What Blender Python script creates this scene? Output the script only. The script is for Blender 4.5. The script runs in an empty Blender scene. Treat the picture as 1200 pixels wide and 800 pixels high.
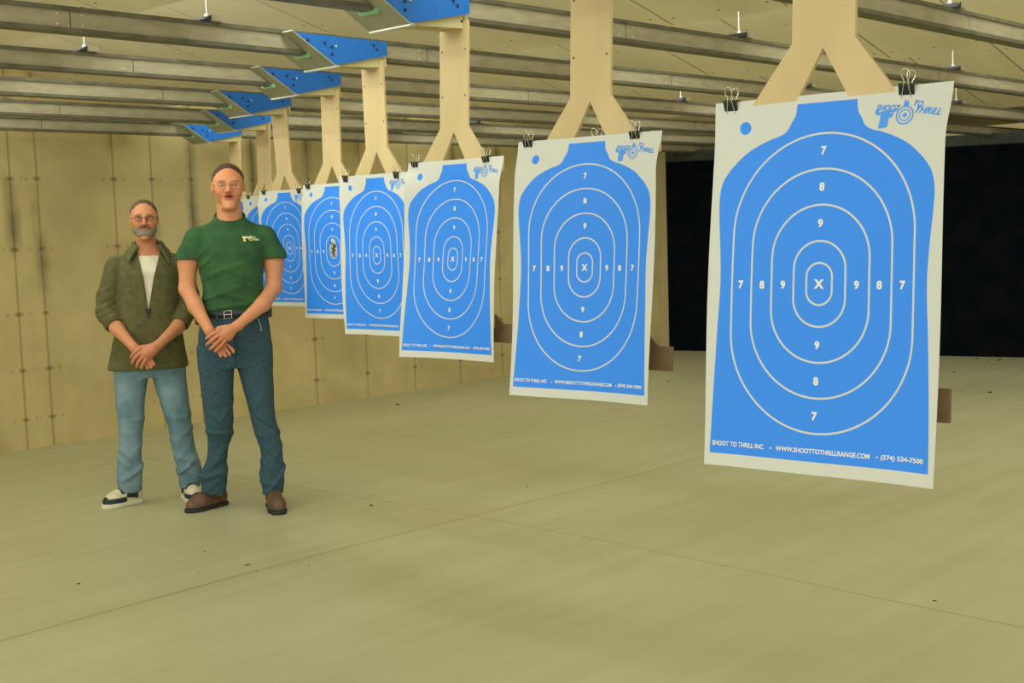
import bpy, math, random
import numpy as np
from mathutils import Vector, Matrix
random.seed(7); rng=np.random.RandomState(7)
S=bpy.context.scene; COL=S.collection
S.view_settings.view_transform='Standard'; S.view_settings.look='None'
S.view_settings.gamma=1; S.view_settings.use_curve_mapping=False
S.view_settings.exposure=0.0
# ------------------------------------------------------------------ helpers
def lin(c):
    c=c/255.0
    return c/12.92 if c<=.04045 else ((c+.055)/1.055)**2.4
def rgb(r,g,b): return (lin(r),lin(g),lin(b),1.0)
def tag(o,label=None,cat=None,group=None,kind=None):
    if label: o['label']=label
    if cat: o['category']=cat
    if group: o['group']=group
    if kind: o['kind']=kind
    return o
def empty(name,loc,rz=0,label=None,cat=None,group=None):
    o=bpy.data.objects.new(name,None); COL.objects.link(o); o.location=loc; o.rotation_euler=(0,0,rz)
    o.empty_display_size=.1
    return tag(o,label,cat,group)
class MB:
    """collects faces, links as one mesh object"""
    def __init__(s): s.v=[]; s.f=[]; s.m=[]
    def add(s,vs,fs,mi=0):
        n=len(s.v); s.v+=[tuple(v) for v in vs]; s.f+=[tuple(i+n for i in f) for f in fs]; s.m+=[mi]*len(fs)
    def box(s,lo,hi,mi=0,mat=None):
        x0,y0,z0=lo;x1,y1,z1=hi
        vs=[Vector(p) for p in ((x0,y0,z0),(x1,y0,z0),(x1,y1,z0),(x0,y1,z0),(x0,y0,z1),(x1,y0,z1),(x1,y1,z1),(x0,y1,z1))]
        if mat: vs=[mat@v for v in vs]
        s.add(vs,[(0,3,2,1),(4,5,6,7),(0,1,5,4),(1,2,6,5),(2,3,7,6),(3,0,4,7)],mi)
    def prism(s,pts,ax,a,b,mi=0):
        """polygon pts (2D) extruded along axis ax from a to b"""
        def P(p,t):
            if ax=='x': return (t,p[0],p[1])
            if ax=='y': return (p[0],t,p[1])
            return (p[0],p[1],t)
        n=len(pts); vs=[P(p,a) for p in pts]+[P(p,b) for p in pts]
        s.add(vs,[tuple(range(n)),tuple(range(2*n-1,n-1,-1))]+[(i,i+n,(i+1)%n+n,(i+1)%n) for i in range(n)],mi)
    def tube(s,pts,r,seg=8,mi=0,closed=False):
        pts=[Vector(p) for p in pts]; n=len(pts); vs=[]; up=None
        rr=r if isinstance(r,(list,tuple)) else [r]*n
        for i,p in enumerate(pts):
            if closed: t=pts[(i+1)%n]-pts[i-1]
            else: t=pts[min(i+1,n-1)]-pts[max(i-1,0)]
            t.normalize()
            if up is None:
                up=Vector((0,0,1)) if abs(t.z)<.9 else Vector((1,0,0))
            u=(up-t*up.dot(t)); u.normalize(); w=t.cross(u); up=u
            for k in range(seg):
                a=2*math.pi*k/seg; vs.append(p+(u*math.cos(a)+w*math.sin(a))*rr[i])
        fs=[]
        for i in range(n if closed else n-1):
            j=(i+1)%n
            for k in range(seg): fs.append((i*seg+k,i*seg+(k+1)%seg,j*seg+(k+1)%seg,j*seg+k))
        if not closed: fs+=[tuple(range(seg-1,-1,-1)),tuple(range((n-1)*seg,n*seg))]
        s.add(vs,fs,mi)
    def ball(s,c,r,mi=0,seg=12,rings=8):
        c=Vector(c); r=Vector(r) if isinstance(r,(tuple,list)) else Vector((r,r,r)); vs=[c+Vector((0,0,r.z))]
        for i in range(1,rings):
            a=math.pi*i/rings
            for k in range(seg):
                b=2*math.pi*k/seg; vs.append(c+Vector((r.x*math.sin(a)*math.cos(b),r.y*math.sin(a)*math.sin(b),r.z*math.cos(a))))
        vs.append(c-Vector((0,0,r.z))); fs=[(0,1+k,1+(k+1)%seg) for k in range(seg)]
        for i in range(rings-2):
            for k in range(seg):
                a=1+i*seg+k; b=1+i*seg+(k+1)%seg; fs.append((a,a+seg,b+seg,b))
        L=len(vs)-1; fs+=[(L,1+(rings-2)*seg+(k+1)%seg,1+(rings-2)*seg+k) for k in range(seg)]
        s.add(vs,fs,mi)
    def build(s,name,mats,parent=None,smooth=False,bevel=0):
        me=bpy.data.meshes.new(name); me.from_pydata(s.v,[],s.f); 
        for m in (mats if isinstance(mats,(list,tuple)) else [mats]): me.materials.append(m)
        me.polygons.foreach_set('material_index',s.m)
        if smooth: me.polygons.foreach_set('use_smooth',[True]*len(s.f))
        me.update(); o=bpy.data.objects.new(name,me); COL.objects.link(o)
        if parent: o.parent=parent
        if bevel:
            b=o.modifiers.new('bevel','BEVEL'); b.width=bevel; b.segments=2; b.limit_method='ANGLE'
        return o
def copy_tree(o,parent=None):
    c=o.copy(); COL.objects.link(c); c.parent=parent
    for ch in list(o.children): copy_tree(ch,c)
    return c
# ------------------------------------------------------------------ materials
def newmat(name):
    m=bpy.data.materials.new(name); m.use_nodes=True; nt=m.node_tree; b=nt.nodes['Principled BSDF']
    return m,nt,b
def N(nt,t,**k):
    n=nt.nodes.new(t)
    for a,v in k.items(): setattr(n,a,v)
    return n
def noisy(name,c1,c2,scale=20,rough=.7,metal=0,bump=0,bscale=None,detail=4,coat=0,spec=.5,stretch=None,lo=.35,hi=.65):
    m,nt,b=newmat(name); L=nt.links.new
    tc=N(nt,'ShaderNodeTexCoord'); mp=N(nt,'ShaderNodeMapping'); L(tc.outputs['Object'],mp.inputs[0])
    if stretch: mp.inputs['Scale'].default_value=stretch
    no=N(nt,'ShaderNodeTexNoise'); no.inputs['Scale'].default_value=scale; no.inputs['Detail'].default_value=detail
    L(mp.outputs[0],no.inputs['Vector'])
    r=N(nt,'ShaderNodeValToRGB'); r.color_ramp.elements[0].position=lo; r.color_ramp.elements[1].position=hi
    r.color_ramp.elements[0].color=c1; r.color_ramp.elements[1].color=c2
    L(no.outputs[0],r.inputs[0]); L(r.outputs[0],b.inputs['Base Color'])
    b.inputs['Roughness'].default_value=rough; b.inputs['Metallic'].default_value=metal
    b.inputs['Specular IOR Level'].default_value=spec
    if bump:
        n2=N(nt,'ShaderNodeTexNoise'); n2.inputs['Scale'].default_value=bscale or scale*4; n2.inputs['Detail'].default_value=5
        L(mp.outputs[0],n2.inputs['Vector'])
        bp=N(nt,'ShaderNodeBump'); bp.inputs['Strength'].default_value=bump; bp.inputs['Distance'].default_value=.01
        L(n2.outputs[0],bp.inputs['Height']); L(bp.outputs[0],b.inputs['Normal'])
    return m
def plain(name,c,rough=.5,metal=0,spec=.5): 
    m,nt,b=newmat(name); b.inputs['Base Color'].default_value=c; b.inputs['Roughness'].default_value=rough
    b.inputs['Metallic'].default_value=metal; b.inputs['Specular IOR Level'].default_value=spec; return m
class Mth:
    """tiny math-node expression builder"""
    def __init__(s,nt): s.nt=nt
    def __call__(s,op,*a):
        n=s.nt.nodes.new('ShaderNodeMath'); n.operation=op
        for i,x in enumerate(a):
            if isinstance(x,(int,float)): n.inputs[i].default_value=x
            else: s.nt.links.new(x,n.inputs[i])
        return n.outputs[0]
M={}
M['galv']=noisy('galvanised_steel',rgb(160,149,117),rgb(174,163,130),10,.5,.15,stretch=(1,4,4))
M['galv_dark']=noisy('galvanised_flange_shaded',rgb(96,92,72),rgb(116,110,86),14,.55,.3)  # same steel as the web, flange shadow put into the darker colour
M['deflector']=noisy('deflector_steel',rgb(150,150,118),rgb(168,165,132),8,.5,.2)
M['blue_steel']=noisy('blue_painted_panel',rgb(22,98,176),rgb(30,110,190),60,.45,lo=.3,hi=.7)
M['cream_steel']=plain('cream_bracket_plate',rgb(205,190,135),.5)
M['bolt']=plain('bolt_zinc',rgb(205,200,180),.35,.6)
M['bolt_dark']=plain('bolt_black',rgb(30,34,40),.5)
M['card']=noisy('tan_hanger_board',rgb(200,174,120),rgb(212,186,132),6,.75,bump=.05,bscale=60,stretch=(1,1,.3))
M['brown_card']=noisy('brown_board',rgb(112,88,60),rgb(124,98,68),20,.8)
M['clip']=plain('black_spring_steel',rgb(16,26,28),.35)
M['wire']=plain('bright_wire',rgb(225,215,190),.2,.9)
M['ceil']=noisy('baffle_board',rgb(222,208,168),rgb(232,218,178),3,.8,stretch=(.4,1,1))
M['joint']=plain('panel_gap',rgb(60,40,20),.9)
M['rubber']=noisy('rubber_backstop',rgb(2,9,13),rgb(20,14,12),5,1,bump=.6,bscale=60,lo=.4,hi=.8,spec=.08)
M['rubber_hdr']=noisy('rubber_header',rgb(50,56,44),rgb(64,68,54),10,.9)
M['crumb']=plain('rubber_crumb',rgb(40,32,24),.9)
M['crumb_red']=plain('red_brown_flake',rgb(150,78,44),.8)

def floor_mat():
    m,nt,b=newmat('painted_concrete_floor'); L=nt.links.new; F=Mth(nt)
    geo=N(nt,'ShaderNodeNewGeometry'); sp=N(nt,'ShaderNodeSeparateXYZ'); L(geo.outputs['Position'],sp.inputs[0])
    n1=N(nt,'ShaderNodeTexNoise'); n1.inputs['Scale'].default_value=.7; n1.inputs['Detail'].default_value=6; L(geo.outputs['Position'],n1.inputs['Vector'])
    mp=N(nt,'ShaderNodeMapping'); mp.inputs['Scale'].default_value=(.5,7,1); mp.inputs['Rotation'].default_value=(0,0,.25); L(geo.outputs['Position'],mp.inputs[0])
    n2=N(nt,'ShaderNodeTexNoise'); n2.inputs['Scale'].default_value=1.2; n2.inputs['Detail'].default_value=8; L(mp.outputs[0],n2.inputs['Vector'])
    n3=N(nt,'ShaderNodeTexNoise'); n3.inputs['Scale'].default_value=90; n3.inputs['Detail'].default_value=2; L(geo.outputs['Position'],n3.inputs['Vector'])
    f=F('ADD',F('ADD',F('MULTIPLY',n1.outputs[0],.5),F('MULTIPLY',n2.outputs[0],.35)),F('MULTIPLY',n3.outputs[0],.15))
    r=N(nt,'ShaderNodeValToRGB'); e=r.color_ramp.elements; e[0].position=.36;e[1].position=.66
    e[0].color=rgb(172,166,120); e[1].color=rgb(192,186,142); L(f,r.inputs[0])
    # saw-cut control joints (wandering slightly)
    wx=F('ADD',sp.outputs[1],F('MULTIPLY',F('SINE',F('MULTIPLY',sp.outputs[0],1.3)),.03))
    j1=F('LESS_THAN',F('ABSOLUTE',F('SUBTRACT',wx,4.80)),.006)
    wy=F('ADD',sp.outputs[0],F('MULTIPLY',F('SINE',F('MULTIPLY',sp.outputs[1],1.1)),.05))
    j2=F('LESS_THAN',F('ABSOLUTE',F('SUBTRACT',wy,4.66)),.004)
    j=F('MAXIMUM',j1,j2)
    mx=N(nt,'ShaderNodeMix',data_type='RGBA'); L(F('MULTIPLY',j,.55),mx.inputs[0]); L(r.outputs[0],mx.inputs[6]); mx.inputs[7].default_value=rgb(120,98,58)
    L(mx.outputs[2],b.inputs['Base Color']); b.inputs['Roughness'].default_value=.42; b.inputs['Specular IOR Level'].default_value=.35
    bp=N(nt,'ShaderNodeBump'); bp.inputs['Strength'].default_value=.08; bp.inputs['Distance'].default_value=.02; L(n2.outputs[0],bp.inputs['Height']); L(bp.outputs[0],b.inputs['Normal'])
    return m
M['floor']=floor_mat()
SEAMS=[1.6,2.2,2.8,3.13,3.73,4.315,4.52,5.14,5.47,5.83,6.43,7.01,7.6,8.19,8.8,9.4,10.0,10.6,11.2,11.8]
TIES=[1.99,1.475,1.0,.585,.22]
def wall_mat():
    m,nt,b=newmat('formed_concrete_wall'); L=nt.links.new; F=Mth(nt)
    geo=N(nt,'ShaderNodeNewGeometry'); sp=N(nt,'ShaderNodeSeparateXYZ'); L(geo.outputs['Position'],sp.inputs[0])
    X,Y,Z=sp.outputs
    def noise(sc,scale=(1,1,1),det=5):
        mp=N(nt,'ShaderNodeMapping'); mp.inputs['Scale'].default_value=scale; L(geo.outputs['Position'],mp.inputs[0])
        n=N(nt,'ShaderNodeTexNoise'); n.inputs['Scale'].default_value=sc; n.inputs['Detail'].default_value=det; L(mp.outputs[0],n.inputs['Vector']); return n.outputs[0]
    big=noise(1.1); mid=noise(5,(1,1,.6)); fine=noise(60,det=3); strk=noise(3,(2.5,1,.8))
    f=F('ADD',F('ADD',F('MULTIPLY',big,.45),F('MULTIPLY',mid,.3)),F('ADD',F('MULTIPLY',fine,.08),F('MULTIPLY',strk,.17)))
    r=N(nt,'ShaderNodeValToRGB'); e=r.color_ramp.elements; e[0].position=.38;e[1].position=.6
    e[0].color=rgb(190,168,108); e[1].color=rgb(208,186,126); L(f,r.inputs[0])
    wob=F('MULTIPLY',F('SUBTRACT',noise(2.2),.5),.05)
    Xw=F('ADD',X,wob)
    seam=None; halo=None; tie=None
    for sx in SEAMS:
        d=F('ABSOLUTE',F('SUBTRACT',X,sx)); d2=F('ABSOLUTE',F('SUBTRACT',Xw,sx))
        seam=d if seam is None else F('MINIMUM',seam,d); halo=d2 if halo is None else F('MINIMUM',halo,d2)
    tz=None
    for z in TIES:
        d=F('ABSOLUTE',F('SUBTRACT',Z,z)); tz=d if tz is None else F('MINIMUM',tz,d)
    # ties: at seam and 9 cm either side
    s2=F('MINIMUM',F('MULTIPLY',seam,.55),F('ADD',F('ABSOLUTE',F('SUBTRACT',seam,.085)),.011))
    td=F('SQRT',F('ADD',F('MULTIPLY',s2,s2),F('MULTIPLY',tz,tz)))
    tdark=N(nt,'ShaderNodeMapRange'); L(F('ADD',td,F('MULTIPLY',F('SUBTRACT',mid,.5),.02)),tdark.inputs[0]); tdark.inputs[1].default_value=.022; tdark.inputs[2].default_value=.006; tdark.inputs[3].default_value=0; tdark.inputs[4].default_value=.75
    sl=N(nt,'ShaderNodeMapRange'); L(seam,sl.inputs[0]); sl.inputs[1].default_value=.012; sl.inputs[2].default_value=.003; sl.inputs[3].default_value=0; sl.inputs[4].default_value=.5
    slv=F('MULTIPLY',sl.outputs[0],F('ADD',.35,F('MULTIPLY',strk,1.1)))
    # damp stains running near the seams
    hl=N(nt,'ShaderNodeMapRange'); L(halo,hl.inputs[0]); hl.inputs[1].default_value=.075; hl.inputs[2].default_value=.0; hl.inputs[3].default_value=0; hl.inputs[4].default_value=1
    st=N(nt,'ShaderNodeMapRange'); L(noise(1.7,(1.5,1,.9)),st.inputs[0]); st.inputs[1].default_value=.47; st.inputs[2].default_value=.62; st.inputs[4].default_value=.85
    up=N(nt,'ShaderNodeMapRange'); L(Z,up.inputs[0]); up.inputs[1].default_value=.9; up.inputs[2].default_value=1.4
    stain=F('MULTIPLY',F('MULTIPLY',hl.outputs[0],st.outputs[0]),up.outputs[0])
    def mix(fac,a,c):
        mx=N(nt,'ShaderNodeMix',data_type='RGBA'); L(fac,mx.inputs[0]); L(a,mx.inputs[6]); mx.inputs[7].default_value=c; return mx.outputs[2]
    # broad grey weathered patch
    gp=N(nt,'ShaderNodeMapRange'); L(noise(.9,(1,1,1.6)),gp.inputs[0]); gp.inputs[1].default_value=.48; gp.inputs[2].default_value=.68; gp.inputs[4].default_value=.45
    c=mix(gp.outputs[0],r.outputs[0],rgb(150,132,88))
    c=mix(stain,c,rgb(100,96,62)); c=mix(slv,c,rgb(112,92,54)); c=mix(tdark.outputs[0],c,rgb(112,92,56))
    L(c,b.inputs['Base Color']); b.inputs['Roughness'].default_value=.85; b.inputs['Specular IOR Level'].default_value=.25
    bp=N(nt,'ShaderNodeBump'); bp.inputs['Strength'].default_value=.25; bp.inputs['Distance'].default_value=.01
    L(F('SUBTRACT',mid,F('MULTIPLY',sl.outputs[0],1.5)),bp.inputs['Height']); L(bp.outputs[0],b.inputs['Normal'])
    return m
M['wall']=wall_mat()
# ------------------------------------------------------------------ camera (solved from the photograph)
H_CAM=1.5364; FPX=1500.03
R=[[0.6861058240654235,-0.7268136883919645,-0.03163321908333814],[-0.08725674254882991,-0.03904578224355056,-0.9954203573208439],[0.7222499976208192,0.6857239162046614,-0.09020893349147346]]
cam=bpy.data.cameras.new('camera'); co=bpy.data.objects.new('camera',cam); COL.objects.link(co)
cam.sensor_width=36; cam.lens=FPX/1200*36; cam.clip_start=.05
r,d,f=[Vector(x) for x in R]; u=-d; b=-f
co.matrix_world=Matrix(((r.x,u.x,b.x,0),(r.y,u.y,b.y,0),(r.z,u.z,b.z,H_CAM),(0,0,0,1)))
S.camera=co
# ------------------------------------------------------------------ lanes
Y0=2.4406; SP=1.0444; YW=9.067; RZ=2.307; RD=.095
def lane(i): return Y0+(i-2)*SP+.03       # centre line of lane i (1 nearest)
# ------------------------------------------------------------------ room shell
def struct(o): o['kind']='structure'; return o
mb=MB(); mb.box((-4,-5,-.12),(16,YW+.0,0)); struct(mb.build('floor',M['floor']))
mb=MB(); mb.box((-4,YW,-.12),(16,YW+.25,3.4)); struct(mb.build('wall_left',M['wall']))
LIPS=[.715,3.06,5.41,7.76,10.11,12.46,14.81]; ZL=2.52; SL=.265; BL=2.62
JY=[3.26+.669*k for k in range(-11,9)]
for XL in LIPS:
    mb=MB(); edges=[-4.2]+[y for y in JY if -4.2<y<YW-.02]+[YW-.002]
    A=math.atan(SL)
    T=Matrix.Translation((XL,0,ZL))@Matrix.Rotation(A,4,'Y')
    for a,c in zip(edges[:-1],edges[1:]):
        mb.box((-BL,a+.008,0),(0,c-.008,.018),0,T)
        for sx in (.12,.75,1.4,2.05):          # screw heads
            for sy in (a+.06,(a+c)/2,c-.06):
                p=T@Vector((-sx+random.uniform(-.03,.03),sy,-.001)); 
                mb.add([p+Vector((.007*math.cos(q*1.047),.007*math.sin(q*1.047),-.007*math.cos(q*1.047)*SL*1)) for q in range(6)],[(5,4,3,2,1,0)],1)
    mb.box((-BL,-4.2,.018),(0,YW-.002,.032),1,T)   # dark backing seen through the gaps
    struct(mb.build('ceiling',[M['ceil'],M['joint']]))
# rubber backstop at the far end
a=Vector((12.26,YW,0)); c=Vector((13.70,3.6,0)); dirv=(c-a).normalized(); nv=Vector((dirv.y,-dirv.x,0))
def slab(z0,z1,th,name,mat,off=0,kind='structure'):
    mb=MB(); p=a+nv*off*-1; q=a+dirv*9.5+nv*off*-1
    nn=Vector((abs(nv.x),abs(nv.y)*(1 if nv.x*nv.y>0 else -1),0))
    if nn.x<0: nn=-nn
    vs=[]
    for z in (z0,z1):
        for w in (p,q,q+nn*th,p+nn*th): vs.append((w.x,w.y,z))
    mb.add(vs,[(0,3,2,1),(4,5,6,7),(0,1,5,4),(1,2,6,5),(2,3,7,6),(3,0,4,7)])
    o=mb.build(name,mat); o['kind']=kind; return o
slab(0,2.22,.3,'wall_backstop',M['rubber'])
slab(2.21,2.33,.3,'trim_1',M['rubber_hdr'])
mb=MB(); mb.box((15.7,-5,0),(15.95,YW,3.4)); struct(mb.build('wall_end',M['wall']))
# ------------------------------------------------------------------ rails
near_rail={1:'out of frame at the top',2:'nearest',3:'second',4:'third',5:'fourth',6:'fifth',7:'sixth',8:'seventh'}
rail_lab={1:'galvanised steel target rail above the nearest and largest blue target',
2:'nearest rail visible, crossing the upper right corner beside the largest tan hanger',
3:'galvanised rail carrying the trolley cut off by the top edge of the picture',
4:'galvanised rail that starts at the very top left and carries the large blue trolley',
5:'galvanised rail second from the top at the left edge, with a small blue trolley',
6:'galvanised rail third from the top at the left edge, below two higher rails',
7:'galvanised rail fourth from the top at the left edge, next to last before the wall',
8:'galvanised rail lowest in the picture, running right beside the concrete wall'}
SPL={1:[3.2,6.5],2:[2.6,5.55,8.6],3:[1.4,4.45,7.5],4:[2.43,4.25,6.2,8.4],5:[3.30,6.1,9.2],6:[4.1,6.5,9.4],7:[4.0,6.9,9.6],8:[4.4,7.3,10.0]}
XR0,XR1=-1.5,12.2
for i in range(1,9):
    y=lane(i); rt=empty('target_rail',(XR0,y,RZ),0,rail_lab[i],'rail','overhead target rails')
    Lx=15.65-XR0
    mb=MB(); mb.box((0,-.026,.007),(Lx,.026,RD-.007))
    wb=mb.build('web',M['galv'],rt)
    mb=MB(); mb.box((0,-.038,RD-.008),(Lx,.038,RD)); mb.box((0,-.038,RD-.016),(Lx,-.034,RD-.008)); mb.box((0,.034,RD-.016),(Lx,.038,RD-.008)); mb.build('top_flange',M['galv_dark'],rt)
    mb=MB(); mb.box((0,-.038,0),(Lx,.038,.008)); mb.box((0,-.038,.008),(Lx,-.034,.016)); mb.box((0,.034,.008),(Lx,.038,.016)); mb.build('bottom_flange',M['galv_dark'],rt)
    for sx in SPL[i]:
        x=sx-XR0; mb=MB(); mb.box((x-.0015,-.0265,.01),(x+.0015,-.026,RD-.01)); mb.build('splice_gap',M['bolt_dark'],rt)
        for dx in (-.05,.05):
            for z in (.028,.068):
                mb=MB(); mb.ball((x+dx,-.027,z),(.0055,.003,.0055),0,8,6); mb.build('bolt',M['bolt'],rt)
# hanging brackets with threaded rods on the rails
k=0
place={2:'nearest rail',3:'rail of the cut-off trolley',4:'top-left rail',5:'second rail at left',6:'third rail at left',7:'fourth rail at left',8:'rail beside the wall'}
for i in range(1,9):
    for n,x in enumerate((.70,3.05,5.39,7.76,10.1)):
        if i==1 and n<3: continue
        r0=empty('rail_hanger',(x+.02*((i*7+n*3)%3-1),lane(i),RZ+RD),0,None,'hanger','rail hangers')
        zt=ZL+SL*max(0,(LIPS[min(n+0,5)]-x))
        mb=MB(); mb.box((-.02,-.06,0),(.035,.06,.024)); mb.add([(-.065,-.06,0),(-.02,-.06,0),(-.02,-.06,.024),(-.065,.06,0),(-.02,.06,0),(-.02,.06,.024)],[(0,1,2),(5,4,3),(0,2,5,3),(1,4,5,2),(0,3,4,1)],1); mb.build('saddle_bracket',[M['galv'],M['bolt_dark']],r0)
        mb=MB(); mb.tube([(0,0,.022),(0,0,.19)],.006,8); mb.build('threaded_rod',M['bolt'],r0)
        mb=MB(); mb.tube([(0,0,.026),(0,0,.036)],.014,6); mb.build('nut',M['bolt'],r0)
        r0['label']='saddle hanger with rod on the '+place.get(i,'first rail')+', '+['outside left','leftmost in view','second from left','third from left','farthest right'][n]
# ------------------------------------------------------------------ trolleys
STEMX={1:2.504,2:2.967,3:3.419,4:3.924,5:4.501,6:4.947,7:5.552,8:6.029}
tro_lab={1:'blue-sided trolley above the nearest target',2:'blue-sided trolley above the second nearest target',
3:'largest visible bright blue trolley, cut off by the top edge of the picture',
4:'blue-sided trolley on its rail left of the broad tan stem, second largest in view',
5:'dark blue trolley between the second largest one and three smaller ones',
6:'dark blue trolley third from the concrete wall, half over the bright one',
7:'small light blue trolley, brightest one, next to last before the wall',
8:'farthest and smallest blue trolley, lowest in the picture beside the concrete wall'}
def make_trolley():
    t=empty('target_trolley',(0,0,0),0,None,'trolley','target trolleys')
    zt=RZ+RD-.012; P=[(-.52,zt),(-.295,RZ-.047),(.035,RZ+.022),(.035,zt)]
    for s in (-1,1):
        mb=MB(); a,c=(-.072,-.066) if s<0 else (.066,.072); mb.prism(P,'y',a,c); 
        for (x,z) in ((-.42,RZ+.055),(-.33,RZ+.05),(-.29,RZ+.035),(-.29,RZ+.005),(-.05,RZ+.062),(-.03,RZ+.045)):
            q=-.0745 if s<0 else .0745; mb.ball((x,q,z),(.007,.004,.007),1,8,6)
        mb.ball((-.265,-.0745 if s<0 else .0745,RZ+.04),(.006,.003,.006),2,8,6)
        mb.build('blue_side_panel',[M['blue_steel'],M['bolt_dark'],M['bolt']],t)
    # sloping bullet deflector facing the firing line
    mb=MB(); L=math.hypot(.225,zt-(RZ-.047)); ang=math.atan2(zt-(RZ-.047),.225)
    T=Matrix.Translation((-.295,0,RZ-.05))@Matrix.Rotation(ang,4,'Y')
    mb.box((-L-.01,-.11,-.006),(-.0,-.034,0),0,T); mb.box((-L-.01,.034,-.006),(-.0,.11,0),0,T); mb.box((-L*.42,-.034,-.006),(0,.034,0),0,T)
    dp=mb.build('deflector_plate',M['deflector'],t)
    mb=MB(); mb.box((-.01,-.112,-.010),(.012,.112,0),0,Matrix.Translation((-.295,0,RZ-.047))); mb.build('deflector_nose',M['bolt'],dp)
    mb=MB(); mb.box((-L*.46,-.05,-.018),(-L*.40,.05,-.006),0,T); mb.build('guide_shoe',plain('green_nylon',rgb(150,200,150),.4),t)
    # cream clamp body below the rail
    mb=MB()
    for y in (-.05,.045): mb.prism([(-.29,RZ-.045),(.045,RZ-.03),(.045,RZ+.03),(-.05,RZ+.02)],'y',y,y+.005)
    mb.box((-.28,-.045,RZ-.012),(.04,.045,RZ-.006)); mb.box((-.03,-.045,RZ-.026),(.04,.045,RZ-.02))
    mb.ball((.012,-.051,RZ-.005),(.006,.003,.006),1,8,6); mb.box((.022,-.0515,RZ-.032),(.026,-.0495,RZ+.012),1)
    mb.build('clamp_body',[M['cream_steel'],M['bolt_dark']],t)
    for x in (-.2,-.05):
        mb=MB()
        for y in (-.058,.058): mb.tube([(x,y-.007,RZ+.03),(x,y+.007,RZ+.03)],.016,12)
        mb.build('wheels',M['bolt_dark'],t)
    return t
tro=make_trolley()
for i in range(1,9):
    o=tro if i==1 else copy_tree(tro)
    o.location=(STEMX[i],lane(i),0); o['label']=tro_lab[i]
# ------------------------------------------------------------------ target hangers (Y boards)
FORK=1.896; TH=.012; SW=.073
han_lab={1:'largest tan Y-shaped hanger board behind the nearest target',2:'tan Y-shaped hanger board holding the second nearest target, cut by the top edge',
3:'tan Y-shaped hanger board below the trolley cut off by the picture top',4:'tan Y-shaped hanger board of the fourth target from the right',
5:'tan Y-shaped hanger board of the fifth target, with the shot-out centre',6:'tan Y-shaped hanger board above the target beside the man in green',
7:'narrow tan hanger board third from left, above the taller man\'s shoulder',8:'leftmost tan hanger board, straight above the taller man\'s head'}
def make_hanger():
    t=empty('target_hanger',(0,0,0),0,None,'hanger board','tan target hanger boards')
    top=RZ+.0; 
    # one cut board: stem and two spreading arms going down behind the paper
    mb=MB()
    half=[(SW,top),(SW,FORK+.016),(.155,1.803),(.200,1.742),(.200,1.16),(.150,1.16),(.150,1.625)]
    mb.prism(half+[(0,FORK)]+[(-a_,b_) for a_,b_ in reversed(half)],'x',0,TH)
    for z in (2.03,2.20):
        for s in (-1,1): mb.ball((0,s*.06,z),(.002,.0035,.0035),1,8,6)
    mb.build('y_board',[M['card'],M['bolt_dark']],t,bevel=.0015)
    mb=MB(); mb.prism([(-.240,1.735),(.245,1.735),(.245,1.782),(-.240,1.782)],'x',TH,TH+.008); mb.build('top_crossbar',M['card'],t)
    mb=MB(); mb.prism([(-.286,1.105),(.245,1.105),(.245,1.175),(.225,1.175),(.200,1.21),(-.200,1.21),(-.240,1.175),(-.286,1.175)],'x',TH,TH+.01); mb.build('bottom_crossbar',M['brown_card'],t)
    for ch in t.children: ch.data.transform(Matrix.Translation((0,0,-1.8)))
    return t
han=make_hanger()
HROT={1:0,2:.0,3:0,4:0,5:.0,6:.0,7:.0,8:0}
for i in range(1,9):
    o=han if i==1 else copy_tree(han)
    o.location=(STEMX[i],lane(i),1.8); o['label']=han_lab[i]
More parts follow.
